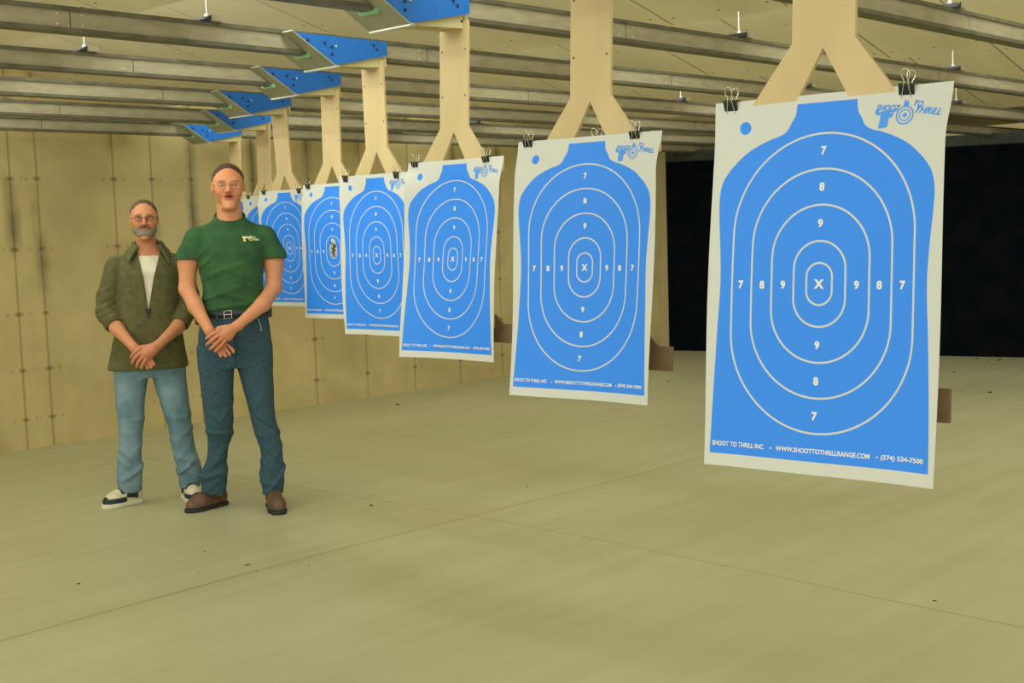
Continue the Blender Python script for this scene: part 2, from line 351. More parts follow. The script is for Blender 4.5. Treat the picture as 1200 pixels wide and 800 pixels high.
# ------------------------------------------------------------------ paper targets
PW,PH=.555,.836; K=PW/592.0   # print design is laid out on a 592 x 889 grid
def paper_mat():
    m,nt,b=newmat('printed_paper'); L=nt.links.new; F=Mth(nt)
    uv=N(nt,'ShaderNodeUVMap'); sp=N(nt,'ShaderNodeSeparateXYZ'); L(uv.outputs[0],sp.inputs[0])
    X=F('SUBTRACT',F('MULTIPLY',sp.outputs[0],592),296); Yd=F('MULTIPLY',sp.outputs[1],889)
    ax=F('ABSOLUTE',X)
    fc=N(nt,'ShaderNodeFloatCurve'); cv=fc.mapping.curves[0]
    pts=[(0,75),(20,75),(35,76.5),(50,80),(62,88),(79,97),(90,112),(99,141),(113,177),(130,208),(151,233),(174,254),(200,269),(231,274.5),(281,273),(323,269),(384,264),(430,262),(480,263),(550,267),(608,270),(700,275),(806,280),(859,282),(889,282)]
    while len(cv.points)<len(pts): cv.points.new(.5,.5)
    for p,(a,w) in zip(cv.points,pts): p.location=(a/889,w/300); p.handle_type='AUTO'
    fc.mapping.update(); L(sp.outputs[1],fc.inputs['Value'])
    w=F('MULTIPLY',fc.outputs[0],300)
    inside=F('MULTIPLY',F('LESS_THAN',ax,w),F('MULTIPLY',F('GREATER_THAN',Yd,20),F('LESS_THAN',Yd,859)))
    rings=None
    for hw,hh in ((230,350),(177,267.5),(123,184),(65,100),(32,49)):
        yy=F('MAXIMUM',F('SUBTRACT',F('ABSOLUTE',F('SUBTRACT',Yd,443)),hh-hw),0)
        d=F('ABSOLUTE',F('SUBTRACT',F('SQRT',F('ADD',F('MULTIPLY',ax,ax),F('MULTIPLY',yy,yy))),hw))
        rings=d if rings is None else F('MINIMUM',rings,d)
    ring=F('LESS_THAN',rings,2.3)
    dx=F('ADD',X,212); dy=F('SUBTRACT',Yd,67); dot=F('LESS_THAN',F('SQRT',F('ADD',F('MULTIPLY',dx,dx),F('MULTIPLY',dy,dy))),15.5)
    blue=F('MAXIMUM',F('MULTIPLY',inside,F('SUBTRACT',1,ring)),dot)
    no=N(nt,'ShaderNodeTexNoise'); no.inputs['Scale'].default_value=260; L(uv.outputs[0],no.inputs['Vector'])
    r=N(nt,'ShaderNodeValToRGB'); r.color_ramp.elements[0].color=rgb(44,132,230); r.color_ramp.elements[1].color=rgb(54,142,240); L(no.outputs[0],r.inputs[0])
    mx=N(nt,'ShaderNodeMix',data_type='RGBA'); L(blue,mx.inputs[0]); mx.inputs[6].default_value=rgb(210,207,190); L(r.outputs[0],mx.inputs[7])
    # only the face carries print
    geo=N(nt,'ShaderNodeNewGeometry'); 
    L(mx.outputs[2],b.inputs['Base Color']); b.inputs['Roughness'].default_value=.55; b.inputs['Specular IOR Level'].default_value=.4
    return m
M['paper']=paper_mat(); M['paper_back']=plain('paper_back',rgb(226,220,196),.7)
M['ink_white']=plain('unprinted_white',rgb(236,232,214),.6); M['ink_blue']=plain('blue_ink',rgb(70,150,232),.6)
def glyphs(text,size,bold=0.0,shear=0,spacing=1.0,res=3):
    cu=bpy.data.curves.new('t','FONT'); cu.body=text; cu.size=size; cu.align_x='CENTER'; cu.align_y='CENTER'; cu.offset=bold; cu.shear=shear
    cu.space_character=spacing; cu.resolution_u=res; cu.fill_mode='FRONT'
    o=bpy.data.objects.new('t',cu); COL.objects.link(o); bpy.context.view_layer.update()
    dg=bpy.context.evaluated_depsgraph_get(); me=o.evaluated_get(dg).to_mesh()
    vs=[(v.co.x,v.co.y) for v in me.vertices]; fs=[tuple(p.vertices) for p in me.polygons]
    if vs:
        xs=[v[0] for v in vs]; ys=[v[1] for v in vs]; cx=(min(xs)+max(xs))/2; cy=(min(ys)+max(ys))/2; vs=[(x-cx,y-cy) for x,y in vs]
        W=max(xs)-min(xs); Hh=max(ys)-min(ys)
    else: W=Hh=0
    o.evaluated_get(dg).to_mesh_clear(); bpy.data.objects.remove(o); bpy.data.curves.remove(cu)
    return vs,fs,W,Hh
# design items: list of (verts in design units x right y down, faces, material index)
DES=[]
def put(text,cx,cy,h,mi,bold=.0,shear=0,rot=0,width=None):
    vs,fs,W,Hh=glyphs(text,1.0,bold,shear); s=h/Hh; sx=s if width is None else width/W
    c,sn=math.cos(rot),math.sin(rot); out=[]
    for x,y in vs:
        x*=sx;y*=s; out.append((cx+x*c+y*sn,cy-(y*c-x*sn)))
    DES.append((out,fs,mi))
for t,x,y in (('X',296,443),('7',296,133),('8',296,217),('9',296,302),('7',91,445),('8',148,445),('9',204,445),('9',389,445),('8',444,445),('7',500,445),('9',294,586),('8',293,670),('7',292,752)):
    put(t,x,y,20 if t!='X' else 22,1,bold=.045)
def rect(x0,y0,x1,y1,mi,n=1): DES.append(([(x0,y0),(x1,y0),(x1,y1),(x0,y1)],[(0,1,2,3)],mi))
def disc(cx,cy,r0,r1,mi,n=28):
    vs=[];
    for k in range(n):
        a=2*math.pi*k/n; vs+= [(cx+r0*math.cos(a),cy+r0*math.sin(a)),(cx+r1*math.cos(a),cy+r1*math.sin(a))]
    DES.append((vs,[(2*k,2*k+1,(2*k+3)%(2*n),(2*k+2)%(2*n)) for k in range(n)],mi))
put('SHOOT TO THRILL INC.',92,834,11.5,1,bold=.03,width=142)
disc(181,835,0,2.2,1,10)
put('WWW.SHOOTTOTHRILLRANGE.COM',314,834,11.5,1,bold=.03,width=240)
disc(452,834,0,2.2,1,10)
put('(574) 534-7500',513,834,14,1,bold=.03,width=104)
# emblem at the upper right corner: slanted lettering over a pistol, ringed bullseye, second line of lettering
DES.append(([(431,58),(452,55),(448,90),(427,92)],[(0,1,2,3)],2))
DES.append(([(418,50),(424,42),(424,58),(416,58)],[(0,1,2,3)],2))
DES.append(([(420,56),(466,50),(466,56),(420,62)],[(0,1,2,3)],2))
DES.append(([(452,60),(462,58),(456,70),(451,68)],[(0,1,2,3)],2))
put('SHOOT',447,47,15,2,bold=.03,shear=.35,rot=math.radians(5),width=58)
for a_,b_ in ((18,21),(11,13.5),(0,5)): disc(488,66,a_,b_,2)
DES.append(([(482,45),(486,30),(489,38),(493,32),(495,46)],[(0,1,2,3,4)],2))
put('TO',518,42,13,2,bold=.03,shear=.35,rot=math.radians(12),width=22)
put('THRILL',543,60,15,2,bold=.03,shear=.35,rot=math.radians(10),width=62)
def make_paper(i,X,tilt,yaw,curl,top,yo=0,zig=0.0,hole=False):
    """X top plane, tilt: how far the bottom swings toward the firing line, curl: horizontal bow of the free sheet"""
    yc=lane(i)+yo; org=Vector((X,yc,top))
    ph=i*1.7
    def warp(u,v,off=0.0):
        # u 0..1 left to right as seen from the firing line ( +Y -> -Y ), v 0..1 top to bottom
        x=(u-.5)*PW; s=min(1,v/.14); s=s*s*(3-2*s)
        bow=-curl*s*((2*abs(u-.5))**2.2)
        wave=.006*s*math.sin(v*6.0+ph+u*2.0)+.004*s*math.sin(u*7+ph)
        shrink=1-.016*s-(.012*s if u>.5 else 0)
        px=-tilt*v+bow+wave-off+zig*math.sin(v*math.pi)*(1 if u<.5 else -.4)*abs(2*u-1)
        py=-x*shrink
        cy,sy=math.cos(yaw),math.sin(yaw)
        return Vector((px*cy-py*sy,px*sy+py*cy,-v*PH*(1-.5*(tilt/PH)**2)))
    t=empty('paper_target',org,0)
    NU,NV=28,44; mb=MB(); vs=[];fs=[]
    for off in (0,-.0006):
        for a in range(NV+1):
            for c_ in range(NU+1): vs.append(warp(c_/NU,a/NV,off))
    n1=(NU+1)*(NV+1); W=NU+1
    me=bpy.data.meshes.new('printed_sheet')
    for a in range(NV):
        for c_ in range(NU):
            q=a*W+c_; fs.append((q,q+W,q+W+1,q+1))
    nf=len(fs); rimuv=[]
    fs+=[(q+n1,p3+n1,p2+n1,p1+n1) for (q,p1,p2,p3) in fs[:nf]]
    def rim(i0,i1):
        n=len(vs); vs.extend([vs[i0],vs[i1],vs[i1+n1],vs[i0+n1]]); rimuv.extend([(0,0)]*4); fs.append((n,n+1,n+2,n+3))
    for c_ in range(NU): rim(c_,c_+1); rim(NV*W+c_+1,NV*W+c_)
    for a in range(NV): rim((a+1)*W,a*W); rim(a*W+NU,(a+1)*W+NU)
    mats=[0]*nf+[1]*(len(fs)-nf)
    uvs=[(c_/NU,a/NV) for a in range(NV+1) for c_ in range(NU+1)]*2+rimuv
    # lettering and emblem as thin printed faces following the sheet
    for (dv,df,mi) in DES:
        n=len(vs)
        for (x,y) in dv: vs.append(warp(x/592,y/889,.0009)); uvs.append((x/592,y/889))
        for f_ in df: fs.append(tuple(j+n for j in f_)); mats.append(1+mi)
    me.from_pydata(vs,[],fs)
    for m_ in (M['paper'],M['paper_back'],M['ink_white'],M['ink_blue']): me.materials.append(m_)
    me.polygons.foreach_set('material_index',mats); me.polygons.foreach_set('use_smooth',[True]*len(fs))
    ul=me.uv_layers.new(name='UVMap'); li=np.zeros(len(me.loops),dtype=np.int32); me.loops.foreach_get('vertex_index',li)
    ul.data.foreach_set('uv',np.array(uvs)[li].ravel()); me.update()
    o=bpy.data.objects.new('printed_sheet',me); COL.objects.link(o); o.parent=t
    if hole:
        rr=random.Random(3); mb=MB(); 
        def D(x,y,off): return warp(x/592,y/889,off)
        ring=[]
        n=26
        for k_ in range(n):
            a=2*math.pi*k_/n; rad=1+rr.uniform(-.18,.18); ring.append((300+27*rad*math.cos(a),425+64*rad*math.sin(a)))
        c0=[D(300,425,.0015)]; mb.add(c0+[D(x,y,.0015) for x,y in ring],[(0,k_+1,(k_+1)%n+1) for k_ in range(n)],2)
        for k_ in range(46):   # torn flaps and holes
            a=rr.uniform(0,6.28); q=rr.uniform(0,.85)**.7; cx=300+22*q*math.cos(a); cy=425+56*q*math.sin(a); s=rr.uniform(5,11)
            pts=[(cx+s*math.cos(j)*rr.uniform(.5,1),cy+s*1.4*math.sin(j)*rr.uniform(.5,1)) for j in (0.2,1.3,2.6,3.9,5.1)]
            off=.002+.0012*k_/6; mb.add([D(x,y,off+(.006*rr.random() if k_%2 else 0)) for x,y in pts],[(0,1,2,3,4)],k_%2)
        h=mb.build('bullet_torn_centre',[M['bolt_dark'],M['torn'],M['tornw']],t); h['label']='ragged bullet-torn hole in the centre rings'
    return t,warp,org,yaw
M['torn']=plain('torn_paper_tan',rgb(178,160,96),.8); M['tornw']=plain('torn_paper_pale',rgb(200,205,205),.8)
pap_lab={1:'largest and nearest blue silhouette paper target, at the right of the picture',
2:'second nearest blue silhouette paper target, left of the largest one',
3:'third blue paper target from the right, with its upper right corner curling out',
4:'fourth blue paper target from the right, right edge hidden behind the third',
5:'blue paper target whose centre rings are torn out by bullets',
6:'blue paper target right behind the shoulder of the man in green',
7:'narrow strip of blue target showing just left of the one behind the green shirt',
8:'sliver of the farthest blue target beside the taller man\'s neck'}
# ------------------------------------------------------------------ binder clips
def make_clip():
    t=empty('binder_clip',(0,0,0),0,None,'binder clip','binder clips holding the targets')
    mb=MB(); w=.0165
    # sprung triangular body: front jaw, back jaw, closed top spine
    prof=[(-.0015,-.030),(-.011,-.004),(-.0115,0),(.0155,0),(.015,-.004),(.0055,-.030),(.0045,-.030),(.0135,-.003),(-.0095,-.003),(-.0005,-.030)]
    mb.prism(prof,'y',-w,w); 
    for y in (-.007,.009): pass
    mb.tube([(-.0022,-w,-.030),(-.0022,w,-.030)],.0018,8)
    mb.tube([(.0062,-w,-.030),(.0062,w,-.030)],.0018,8)
    mb.build('spring_body',M['clip'],t)
    for s,x0,x1 in ((-1,-.0035,-.020),(1,.0075,.014)):
        mb=MB(); pts=[(x0,-.0065,-.030)]
        base=Vector((x0 if s<0 else x0,0,-.029)); top=Vector((x1,0,.028)); 
        P=[(-.0105,0),(-.0045,.5),(-.0040,.60),(-.0085,.76),(-.0085,.90),(-.004,1.0),(.004,1.0),(.0085,.90),(.0085,.76),(.0040,.60),(.0045,.5),(.0105,0)]
        out=[]
        for (yy,tt) in P:
            p=base.lerp(top,tt); 
            if s<0 and tt<.5: p.x=min(p.x,-.0125 if tt>0 else -.0045)
            out.append((p.x,yy,p.z))
        mb.tube(out,.0011,6); mb.build('wire_handle',M['wire'],t,smooth=True)
    return t
clip0=make_clip(); first=[True]
nth={1:'the largest nearest target',2:'the second nearest target',3:'the third target from the right',4:'the fourth target from the right',5:'the shot-torn target',6:'the target behind the green shirt',7:'the seventh target',8:'the farthest target'}
PAP=dict()
#        X      tilt  yaw   curl  top   yo
PAR={1:(2.498,.086,.074,.012,1.798,-.012,.0,False,.925),
2:(2.961,.078,.085,.012,1.793,.005,0,False,.881),
3:(3.413,.068,.03,.018,1.791,-.005,0.0,False,.849),
4:(3.918,-.005,.02,.018,1.793,.005,0,False,.845),
5:(4.495,.020,.044,.018,1.799,-.008,0,True,.841),
6:(4.941,-.03,.042,.018,1.805,-.01,0,False,.830),
7:(5.546,.02,.036,.015,1.811,-.02,0,False,.826),
8:(6.023,.02,.0,.015,1.812,-.03,0,False,.826)}
for i,p_ in PAR.items():
    ho_=bpy.data.objects['target_hanger'+('.%03d'%(i-1) if i>1 else '')]; tr=p_[1]/(.889*p_[8]); rt_=tr*.6-.006 if tr>0 else tr-.012
    ho_.rotation_euler=(0,rt_,p_[2] if i!=2 else .072); ho_.location.x=STEMX[i]-rt_*.2+(.004 if i!=2 else .010)
for i,(X,ti,ya,cu,tp,yo,zg,ho,sc_) in PAR.items():
    PW,PH=.592*sc_,.889*sc_
    t,warp,org,yaw=make_paper(i,X,ti,ya,cu,tp,yo,zg,ho)
    tag(t,pap_lab[i],'paper target','blue silhouette paper targets')
    for n,u_ in enumerate((.075,.825) if i<4 else (.09,.80)):
        c_=clip0 if first[0] else copy_tree(clip0); first[0]=False
        p=org+warp(u_,0); c_.location=(p.x+.0015,p.y,p.z+.004); c_.rotation_euler=(random.uniform(-.08,.08),0,yaw)
        c_['label']='black binder clip at the top '+('left' if n==0 else 'right')+' of '+nth[i]
# a third clip sits on the board behind the second target, only its wires showing above the paper
c_=copy_tree(clip0); c_.location=(2.992,lane(2)-.005,1.788); c_.rotation_euler=(0,0,math.pi+.07)
c_['label']='binder clip behind the middle of the second nearest target, only its wires showing'
#P0#
# ------------------------------------------------------------------ people: smooth distance fields turned into continuous meshes
class Field:
    def __init__(s,lo,hi,h):
        s.lo=np.array(lo,float); s.h=h; s.n=np.ceil((np.array(hi)-s.lo)/h).astype(int)+1
        s.F=np.full(s.n,.3,dtype=np.float32)
    def sub(s,lo,hi):
        a=np.maximum(np.floor((np.array(lo)-s.lo)/s.h).astype(int),0); b=np.minimum(np.ceil((np.array(hi)-s.lo)/s.h).astype(int)+1,s.n)
        if np.any(b<=a): return None,None
        ax=[(s.lo[i]+s.h*np.arange(a[i],b[i])).astype(np.float32) for i in range(3)]
        return (slice(a[0],b[0]),slice(a[1],b[1]),slice(a[2],b[2])),(ax[0][:,None,None],ax[1][None,:,None],ax[2][None,None,:])
    def comb(s,sl,d,k,op):
        F=s.F[sl]
        if op=='add':
            if k<=0: s.F[sl]=np.minimum(F,d); return
            h=np.clip(.5+.5*(F-d)/k,0,1); s.F[sl]=F*(1-h)+d*h-k*h*(1-h)
        elif op=='cut':
            d=-d
            if k<=0: s.F[sl]=np.maximum(F,d); return
            h=np.clip(.5-.5*(F-d)/k,0,1); s.F[sl]=F*(1-h)+d*h+k*h*(1-h)
    def cone(s,a,b,ra,rb,k=.02,flat=(1,1,1),op='add'):
        a=np.array(a,float);b=np.array(b,float); m=max(ra,rb)*max(flat)+k+.03
        sl,g=s.sub(np.minimum(a,b)-m,np.maximum(a,b)+m)
        if sl is None: return
        q=np.array(flat,float); d=(b-a)/q; L=float(d@d)
        P=[(g[i]-a[i])/q[i] for i in range(3)]
        t=np.clip((P[0]*d[0]+P[1]*d[1]+P[2]*d[2])/max(L,1e-9),0,1)
        D=np.sqrt((P[0]-t*d[0])**2+(P[1]-t*d[1])**2+(P[2]-t*d[2])**2)-(ra+(rb-ra)*t)
        s.comb(sl,(D*min(1,min(q))).astype(np.float32),k,op)
    def chain(s,pts,rad,k=.015,flat=(1,1,1),op='add'):
        for i in range(len(pts)-1): s.cone(pts[i],pts[i+1],rad[i],rad[i+1],k,flat,op)
    def ell(s,c,r,k=.02,rx=0,ry=0,rz=0,op='add',pw=2.0):
        c=np.array(c,float); r=np.array(r,float); m=r.max()+k+.03
        sl,g=s.sub(c-m,c+m)
        if sl is None: return
        Rm=np.array(Matrix.Rotation(rz,3,'Z')@Matrix.Rotation(ry,3,'Y')@Matrix.Rotation(rx,3,'X'))
        x=[g[i]-c[i] for i in range(3)]
        l=[(Rm[0,j]*x[0]+Rm[1,j]*x[1]+Rm[2,j]*x[2])/r[j] for j in range(3)]
        q=(np.abs(l[0])**pw+np.abs(l[1])**pw+np.abs(l[2])**pw)**(1/pw)
        s.comb(sl,((q-1)*r.min()).astype(np.float32),k,op)
    def sections(s,secs,k=.02,pw=2.3,op='add'):
        """secs: (z, cx, cy, rx, ry) body of stacked rounded sections"""
        secs=sorted(secs); z=np.array([q[0] for q in secs]); A=np.array([q[1:] for q in secs])
        m=A[:,2:].max()+.05; lo=(A[:,0].min()-m,A[:,1].min()-m,z[0]-.05); hi=(A[:,0].max()+m,A[:,1].max()+m,z[-1]+.05)
        sl,g=s.sub(lo,hi)
        if sl is None: return
        zz=g[2].ravel(); I=[np.interp(zz,z,A[:,j])[None,None,:].astype(np.float32) for j in range(4)]
        q=(np.abs((g[0]-I[0])/I[2])**pw+np.abs((g[1]-I[1])/I[3])**pw)**(1/pw)
        D=(q-1)*np.minimum(I[2],I[3]); dz=np.maximum(z[0]-zz,zz-z[-1])[None,None,:]
        D=np.maximum(D,dz); s.comb(sl,D.astype(np.float32),k,op)
    def plane(s,p,n,op='cut',k=.004,box=None):
        """removes the side the normal points to"""
        p=np.array(p,float);n=np.array(n,float);n/=np.linalg.norm(n)
        lo,hi=box if box else (s.lo,s.lo+s.h*s.n)
        sl,g=s.sub(lo,hi)
        if sl is None: return
        D=-(((g[0]-p[0])*n[0]+(g[1]-p[1])*n[1]+(g[2]-p[2])*n[2])); s.comb(sl,D.astype(np.float32)+0*s.F[sl],k,'cut')
    def disp(s,fn,lo=None,hi=None):
        sl,g=s.sub(lo if lo is not None else s.lo,hi if hi is not None else s.lo+s.h*s.n)
        s.F[sl]+=fn(*g).astype(np.float32)
    def mesh(s):
        F=s.F; n=F.shape; ins=F<0
        # cells with a sign change
        c=ins[:-1,:-1,:-1].astype(np.int8)
        for dx in (0,1):
            for dy in (0,1):
                for dz in (0,1):
                    if dx or dy or dz: c=c+ins[dx:n[0]-1+dx,dy:n[1]-1+dy,dz:n[2]-1+dz]
        act=(c>0)&(c<8); idx=np.full(act.shape,-1,np.int64); ii=np.argwhere(act); idx[act]=np.arange(len(ii))
        acc=np.zeros((len(ii),3)); cnt=np.zeros(len(ii)); f=lambda o:F[ii[:,0]+o[0],ii[:,1]+o[1],ii[:,2]+o[2]]
        cor=[(x,y,z) for x in(0,1) for y in(0,1) for z in(0,1)]
        val={o:f(o) for o in cor}
        for o in cor:
            for ax in range(3):
                if o[ax]==0:
                    p=list(o);p[ax]=1;p=tuple(p); a=val[o];b=val[p]; m=(a<0)!=(b<0)
                    t=np.where(m,a/np.where(m,a-b,1),0)
                    v=np.array(o,float)[None,:].repeat(len(ii),0); v[:,ax]+=t
                    acc[m]+=v[m]; cnt[m]+=1
        V=(ii+acc/cnt[:,None])*s.h+s.lo
        Q=[]
        for ax in range(3):
            a=[slice(None)]*3;b=[slice(None)]*3; a[ax]=slice(0,-1);b[ax]=slice(1,None)
            A=ins[tuple(a)];B=ins[tuple(b)]; e=np.argwhere(A!=B)
            o1,o2=(ax+1)%3,(ax+2)%3; m=(e[:,o1]>0)&(e[:,o2]>0)&(e[:,o1]<n[o1]-1)&(e[:,o2]<n[o2]-1); e=e[m]
            inv=A[e[:,0],e[:,1],e[:,2]]
            def cell(d1,d2):
                q=e.copy(); q[:,o1]-=d1;q[:,o2]-=d2; return idx[q[:,0],q[:,1],q[:,2]]
            q=np.stack([cell(1,1),cell(0,1),cell(0,0),cell(1,0)],1)
            q[~inv]=q[~inv][:,::-1]; Q.append(q)
        return V,np.concatenate(Q)
    def build(s,name,mats,parent,colfn=None,smooth_it=1):
        V,Q=s.mesh()
        for _ in range(smooth_it):
            acc=np.zeros_like(V); cnt=np.zeros(len(V))
            for a,b in ((0,1),(1,2),(2,3),(3,0)):
                np.add.at(acc,Q[:,a],V[Q[:,b]]); np.add.at(cnt,Q[:,a],1); np.add.at(acc,Q[:,b],V[Q[:,a]]); np.add.at(cnt,Q[:,b],1)
            V=V*.5+.5*acc/np.maximum(cnt,1)[:,None]
        me=bpy.data.meshes.new(name); me.vertices.add(len(V)); me.vertices.foreach_set('co',V.ravel())
        me.loops.add(Q.size); me.loops.foreach_set('vertex_index',Q.ravel().astype(np.int32)); me.polygons.add(len(Q))
        me.polygons.foreach_set('loop_start',np.arange(0,Q.size,4,dtype=np.int32))
        me.polygons.foreach_set('use_smooth',np.ones(len(Q),bool))
        mats=mats if isinstance(mats,(list,tuple)) else [mats]
        for m in mats: me.materials.append(m)
        me.update(calc_edges=True); me.validate()
        if colfn is not None:
            ca=me.color_attributes.new('tint','FLOAT_COLOR','POINT'); c=colfn(V); ca.data.foreach_set('color',np.concatenate([c,np.ones((len(c),1))],1).astype(np.float32).ravel())
        o=bpy.data.objects.new(name,me); COL.objects.link(o); o.parent=parent; return o
def skin_mat(name):
    m,nt,b=newmat(name); L=nt.links.new
    a=N(nt,'ShaderNodeAttribute'); a.attribute_name='tint'; no=N(nt,'ShaderNodeTexNoise'); no.inputs['Scale'].default_value=60
    tc=N(nt,'ShaderNodeTexCoord'); L(tc.outputs['Object'],no.inputs['Vector'])
    mx=N(nt,'ShaderNodeMix',data_type='RGBA',blend_type='MULTIPLY'); mx.inputs[0].default_value=.25; L(a.outputs['Color'],mx.inputs[6]); L(no.outputs['Color'],mx.inputs[7])
    L(a.outputs['Color'],b.inputs['Base Color']); b.inputs['Roughness'].default_value=.55; b.inputs['Specular IOR Level'].default_value=.35
    b.inputs['Subsurface Weight'].default_value=.0
    return m
M['skin']=skin_mat('skin')
M['denim_dark']=noisy('dark_denim',rgb(38,64,72),rgb(58,86,94),70,.9,bump=.25,bscale=220,lo=.3,hi=.7)
M['denim_light']=noisy('faded_denim',rgb(92,120,126),rgb(126,150,152),9,.9,bump=.25,bscale=220,lo=.35,hi=.68)
M['green']=noisy('green_cotton',rgb(40,76,38),rgb(52,92,48),14,.95,bump=.15,bscale=120)
M['olive']=noisy('olive_fleece',rgb(84,82,42),rgb(104,98,56),30,1,bump=.5,bscale=150,lo=.3,hi=.7)
M['tee']=noisy('white_cotton',rgb(214,204,172),rgb(226,216,184),20,.9)
M['leather']=noisy('brown_leather',rgb(84,58,40),rgb(110,78,54),25,.5,bump=.2)
M['sole']=plain('dark_sole',rgb(32,36,30),.7)
M['midsole']=plain('white_midsole',rgb(214,206,172),.6)
M['sneaker']=noisy('cream_sneaker',rgb(206,192,146),rgb(218,206,162),40,.6)
M['navy']=plain('navy_panel',rgb(34,42,58),.6)
M['belt']=plain('black_belt',rgb(22,26,26),.4)
M['buckle']=plain('silver_buckle',rgb(220,214,196),.25,.9)
M['hair_d']=noisy('dark_brown_hair',rgb(58,38,24),rgb(92,64,42),90,.8,bump=.4,bscale=300)
M['hair_g']=noisy('grey_brown_hair',rgb(74,58,38),rgb(104,88,62),90,.8,bump=.4,bscale=300)
M['beard']=noisy('grey_beard_hair',rgb(122,110,86),rgb(156,144,116),120,.9,bump=.5,bscale=300)
M['tash']=noisy('moustache_hair',rgb(112,86,62),rgb(140,116,88),120,.9,bump=.5,bscale=300)
M['eye_w']=plain('eye_white',rgb(208,196,176),.3); M['iris']=plain('iris',rgb(52,44,36),.2)
M['print']=plain('cream_shirt_print',rgb(226,214,146),.8)
M['thread']=plain('white_thread',rgb(200,196,170),.8)
def lens_mat():
    m,nt,b=newmat('spectacle_glass'); b.inputs['Base Color'].default_value=(1,1,1,1); b.inputs['Roughness'].default_value=.12; b.inputs['Specular IOR Level'].default_value=.2
    b.inputs['Transmission Weight'].default_value=1; b.inputs['IOR'].default_value=1.05; return m
M['lens']=lens_mat()
def srgb(*c): return np.array([lin(x) for x in c])
def blob(V,c,r,e=2.0): # 0..1 falloff
    d=np.sqrt((((V-np.array(c))/np.array(r))**2).sum(1)); return np.clip(1-d,0,1)[:,None]**(1/e)
def mixc(C,c,w): return C*(1-w)+c*w

def head(F,c,sc=1.0,mouth=False,width=1.0):
    """c: centre between the ears at eye height; face towards -y"""
    x,y,z=c; q=lambda a,b,d:(x+a*sc*width,y+b*sc,z+d*sc)
    r=lambda *v:[t*sc*(width if i==0 else 1) for i,t in enumerate(v)]
    F.ell(q(0,.012,.026),r(.079,.098,.083),.02)            # cranium
    F.ell(q(0,-.030,.000),r(.073,.066,.078),.02)           # face
    F.ell(q(0,-.026,-.052),r(.066,.060,.052),.02)          # jaw
    F.ell(q(0,-.070,-.088),r(.030,.022,.020),.02)          # chin
    for s in (-1,1):
        F.ell(q(s*.041,-.066,-.028),r(.023,.020,.024),.02)   # cheek
        F.ell(q(s*.030,-.086,.020),r(.022,.012,.009),.012)   # brow
        F.ell(q(s*.031,-.101,.000),r(.016,.013,.011),.010,op='cut')
        F.ell(q(s*.031,-.079,-.001),r(.014,.011,.010),.004)  # lids
        F.ell(q(s*.079,.012,-.008),r(.009,.020,.030),.004,rz=-s*.35) # ear
        F.ell(q(s*.086,.004,-.006),r(.005,.009,.017),.004,op='cut')
    F.cone(q(0,-.088,.012),q(0,-.113,-.030),.009*sc,.0125*sc,.010)  # nose
    for s in (-1,1): F.ell(q(s*.013,-.103,-.034),r(.009,.010,.008),.005)
    if mouth:
        F.ell(q(0,-.089,-.055),r(.026,.010,.006),.006); F.ell(q(0,-.087,-.070),r(.023,.011,.007),.006)
        F.ell(q(0,-.098,-.062),r(.022,.014,.0042),.003,op='cut')
    else:
        F.ell(q(0,-.090,-.062),r(.024,.011,.006),.005); F.ell(q(0,-.089,-.070),r(.022,.011,.006),.005)
    F.ell(q(0,-.05,-.115),r(.035,.05,.02),.02)
def finger(F,pts,r=.0095): F.chain(pts,[r,r*.95,r*.9,r*.82][:len(pts)],.0035)
def glasses(parent,c,sc,rim):
    g=MB(); x,y,z=c
    for s in (-1,1):
        pts=[]
        for k_ in range(20):
            a=2*math.pi*k_/20; ca,sa=math.cos(a),math.sin(a)
            pts.append((x+s*.031*sc+.022*sc*np.sign(ca)*abs(ca)**.75,y-.105*sc+.006*abs(ca)*(1 if ca*s>0 else 0),z-.004*sc+.015*sc*np.sign(sa)*abs(sa)**.75))
        g.tube(pts,.0011,6,closed=True)
        g.tube([(x+s*.053*sc,y-.100*sc,z+.004),(x+s*.074*sc,y-.085*sc,z+.004),(x+s*.081*sc,y-.0,z+.002),(x+s*.082*sc,y+.02,z-.008)],.0011,6)
    g.tube([(x-.010*sc,y-.106*sc,z+.001),(x,y-.109*sc,z+.006),(x+.010*sc,y-.106*sc,z+.001)],.0011,6)
    o=g.build('glasses',rim,parent,smooth=True)
    for s in (-1,1):
        l=MB(); l.ball((x+s*.031*sc,y-.105*sc,z-.004*sc),(.0205*sc,.0006,.014*sc),0,20,10); l.build('lens',M['lens'],o,smooth=True)
def eyes(parent,c,sc):
    x,y,z=c
    for s in (-1,1):
        e=MB(); e.ball((x+s*.031*sc,y-.0835*sc,z-.001),(.0112*sc,.0112*sc,.0072*sc),0,16,12); e.ball((x+s*.031*sc,y-.0915*sc,z-.001),(.0048*sc,.0035*sc,.0048*sc),1,12,8)
        e.build('eye',[M['eye_w'],M['iris']],parent,smooth=True)
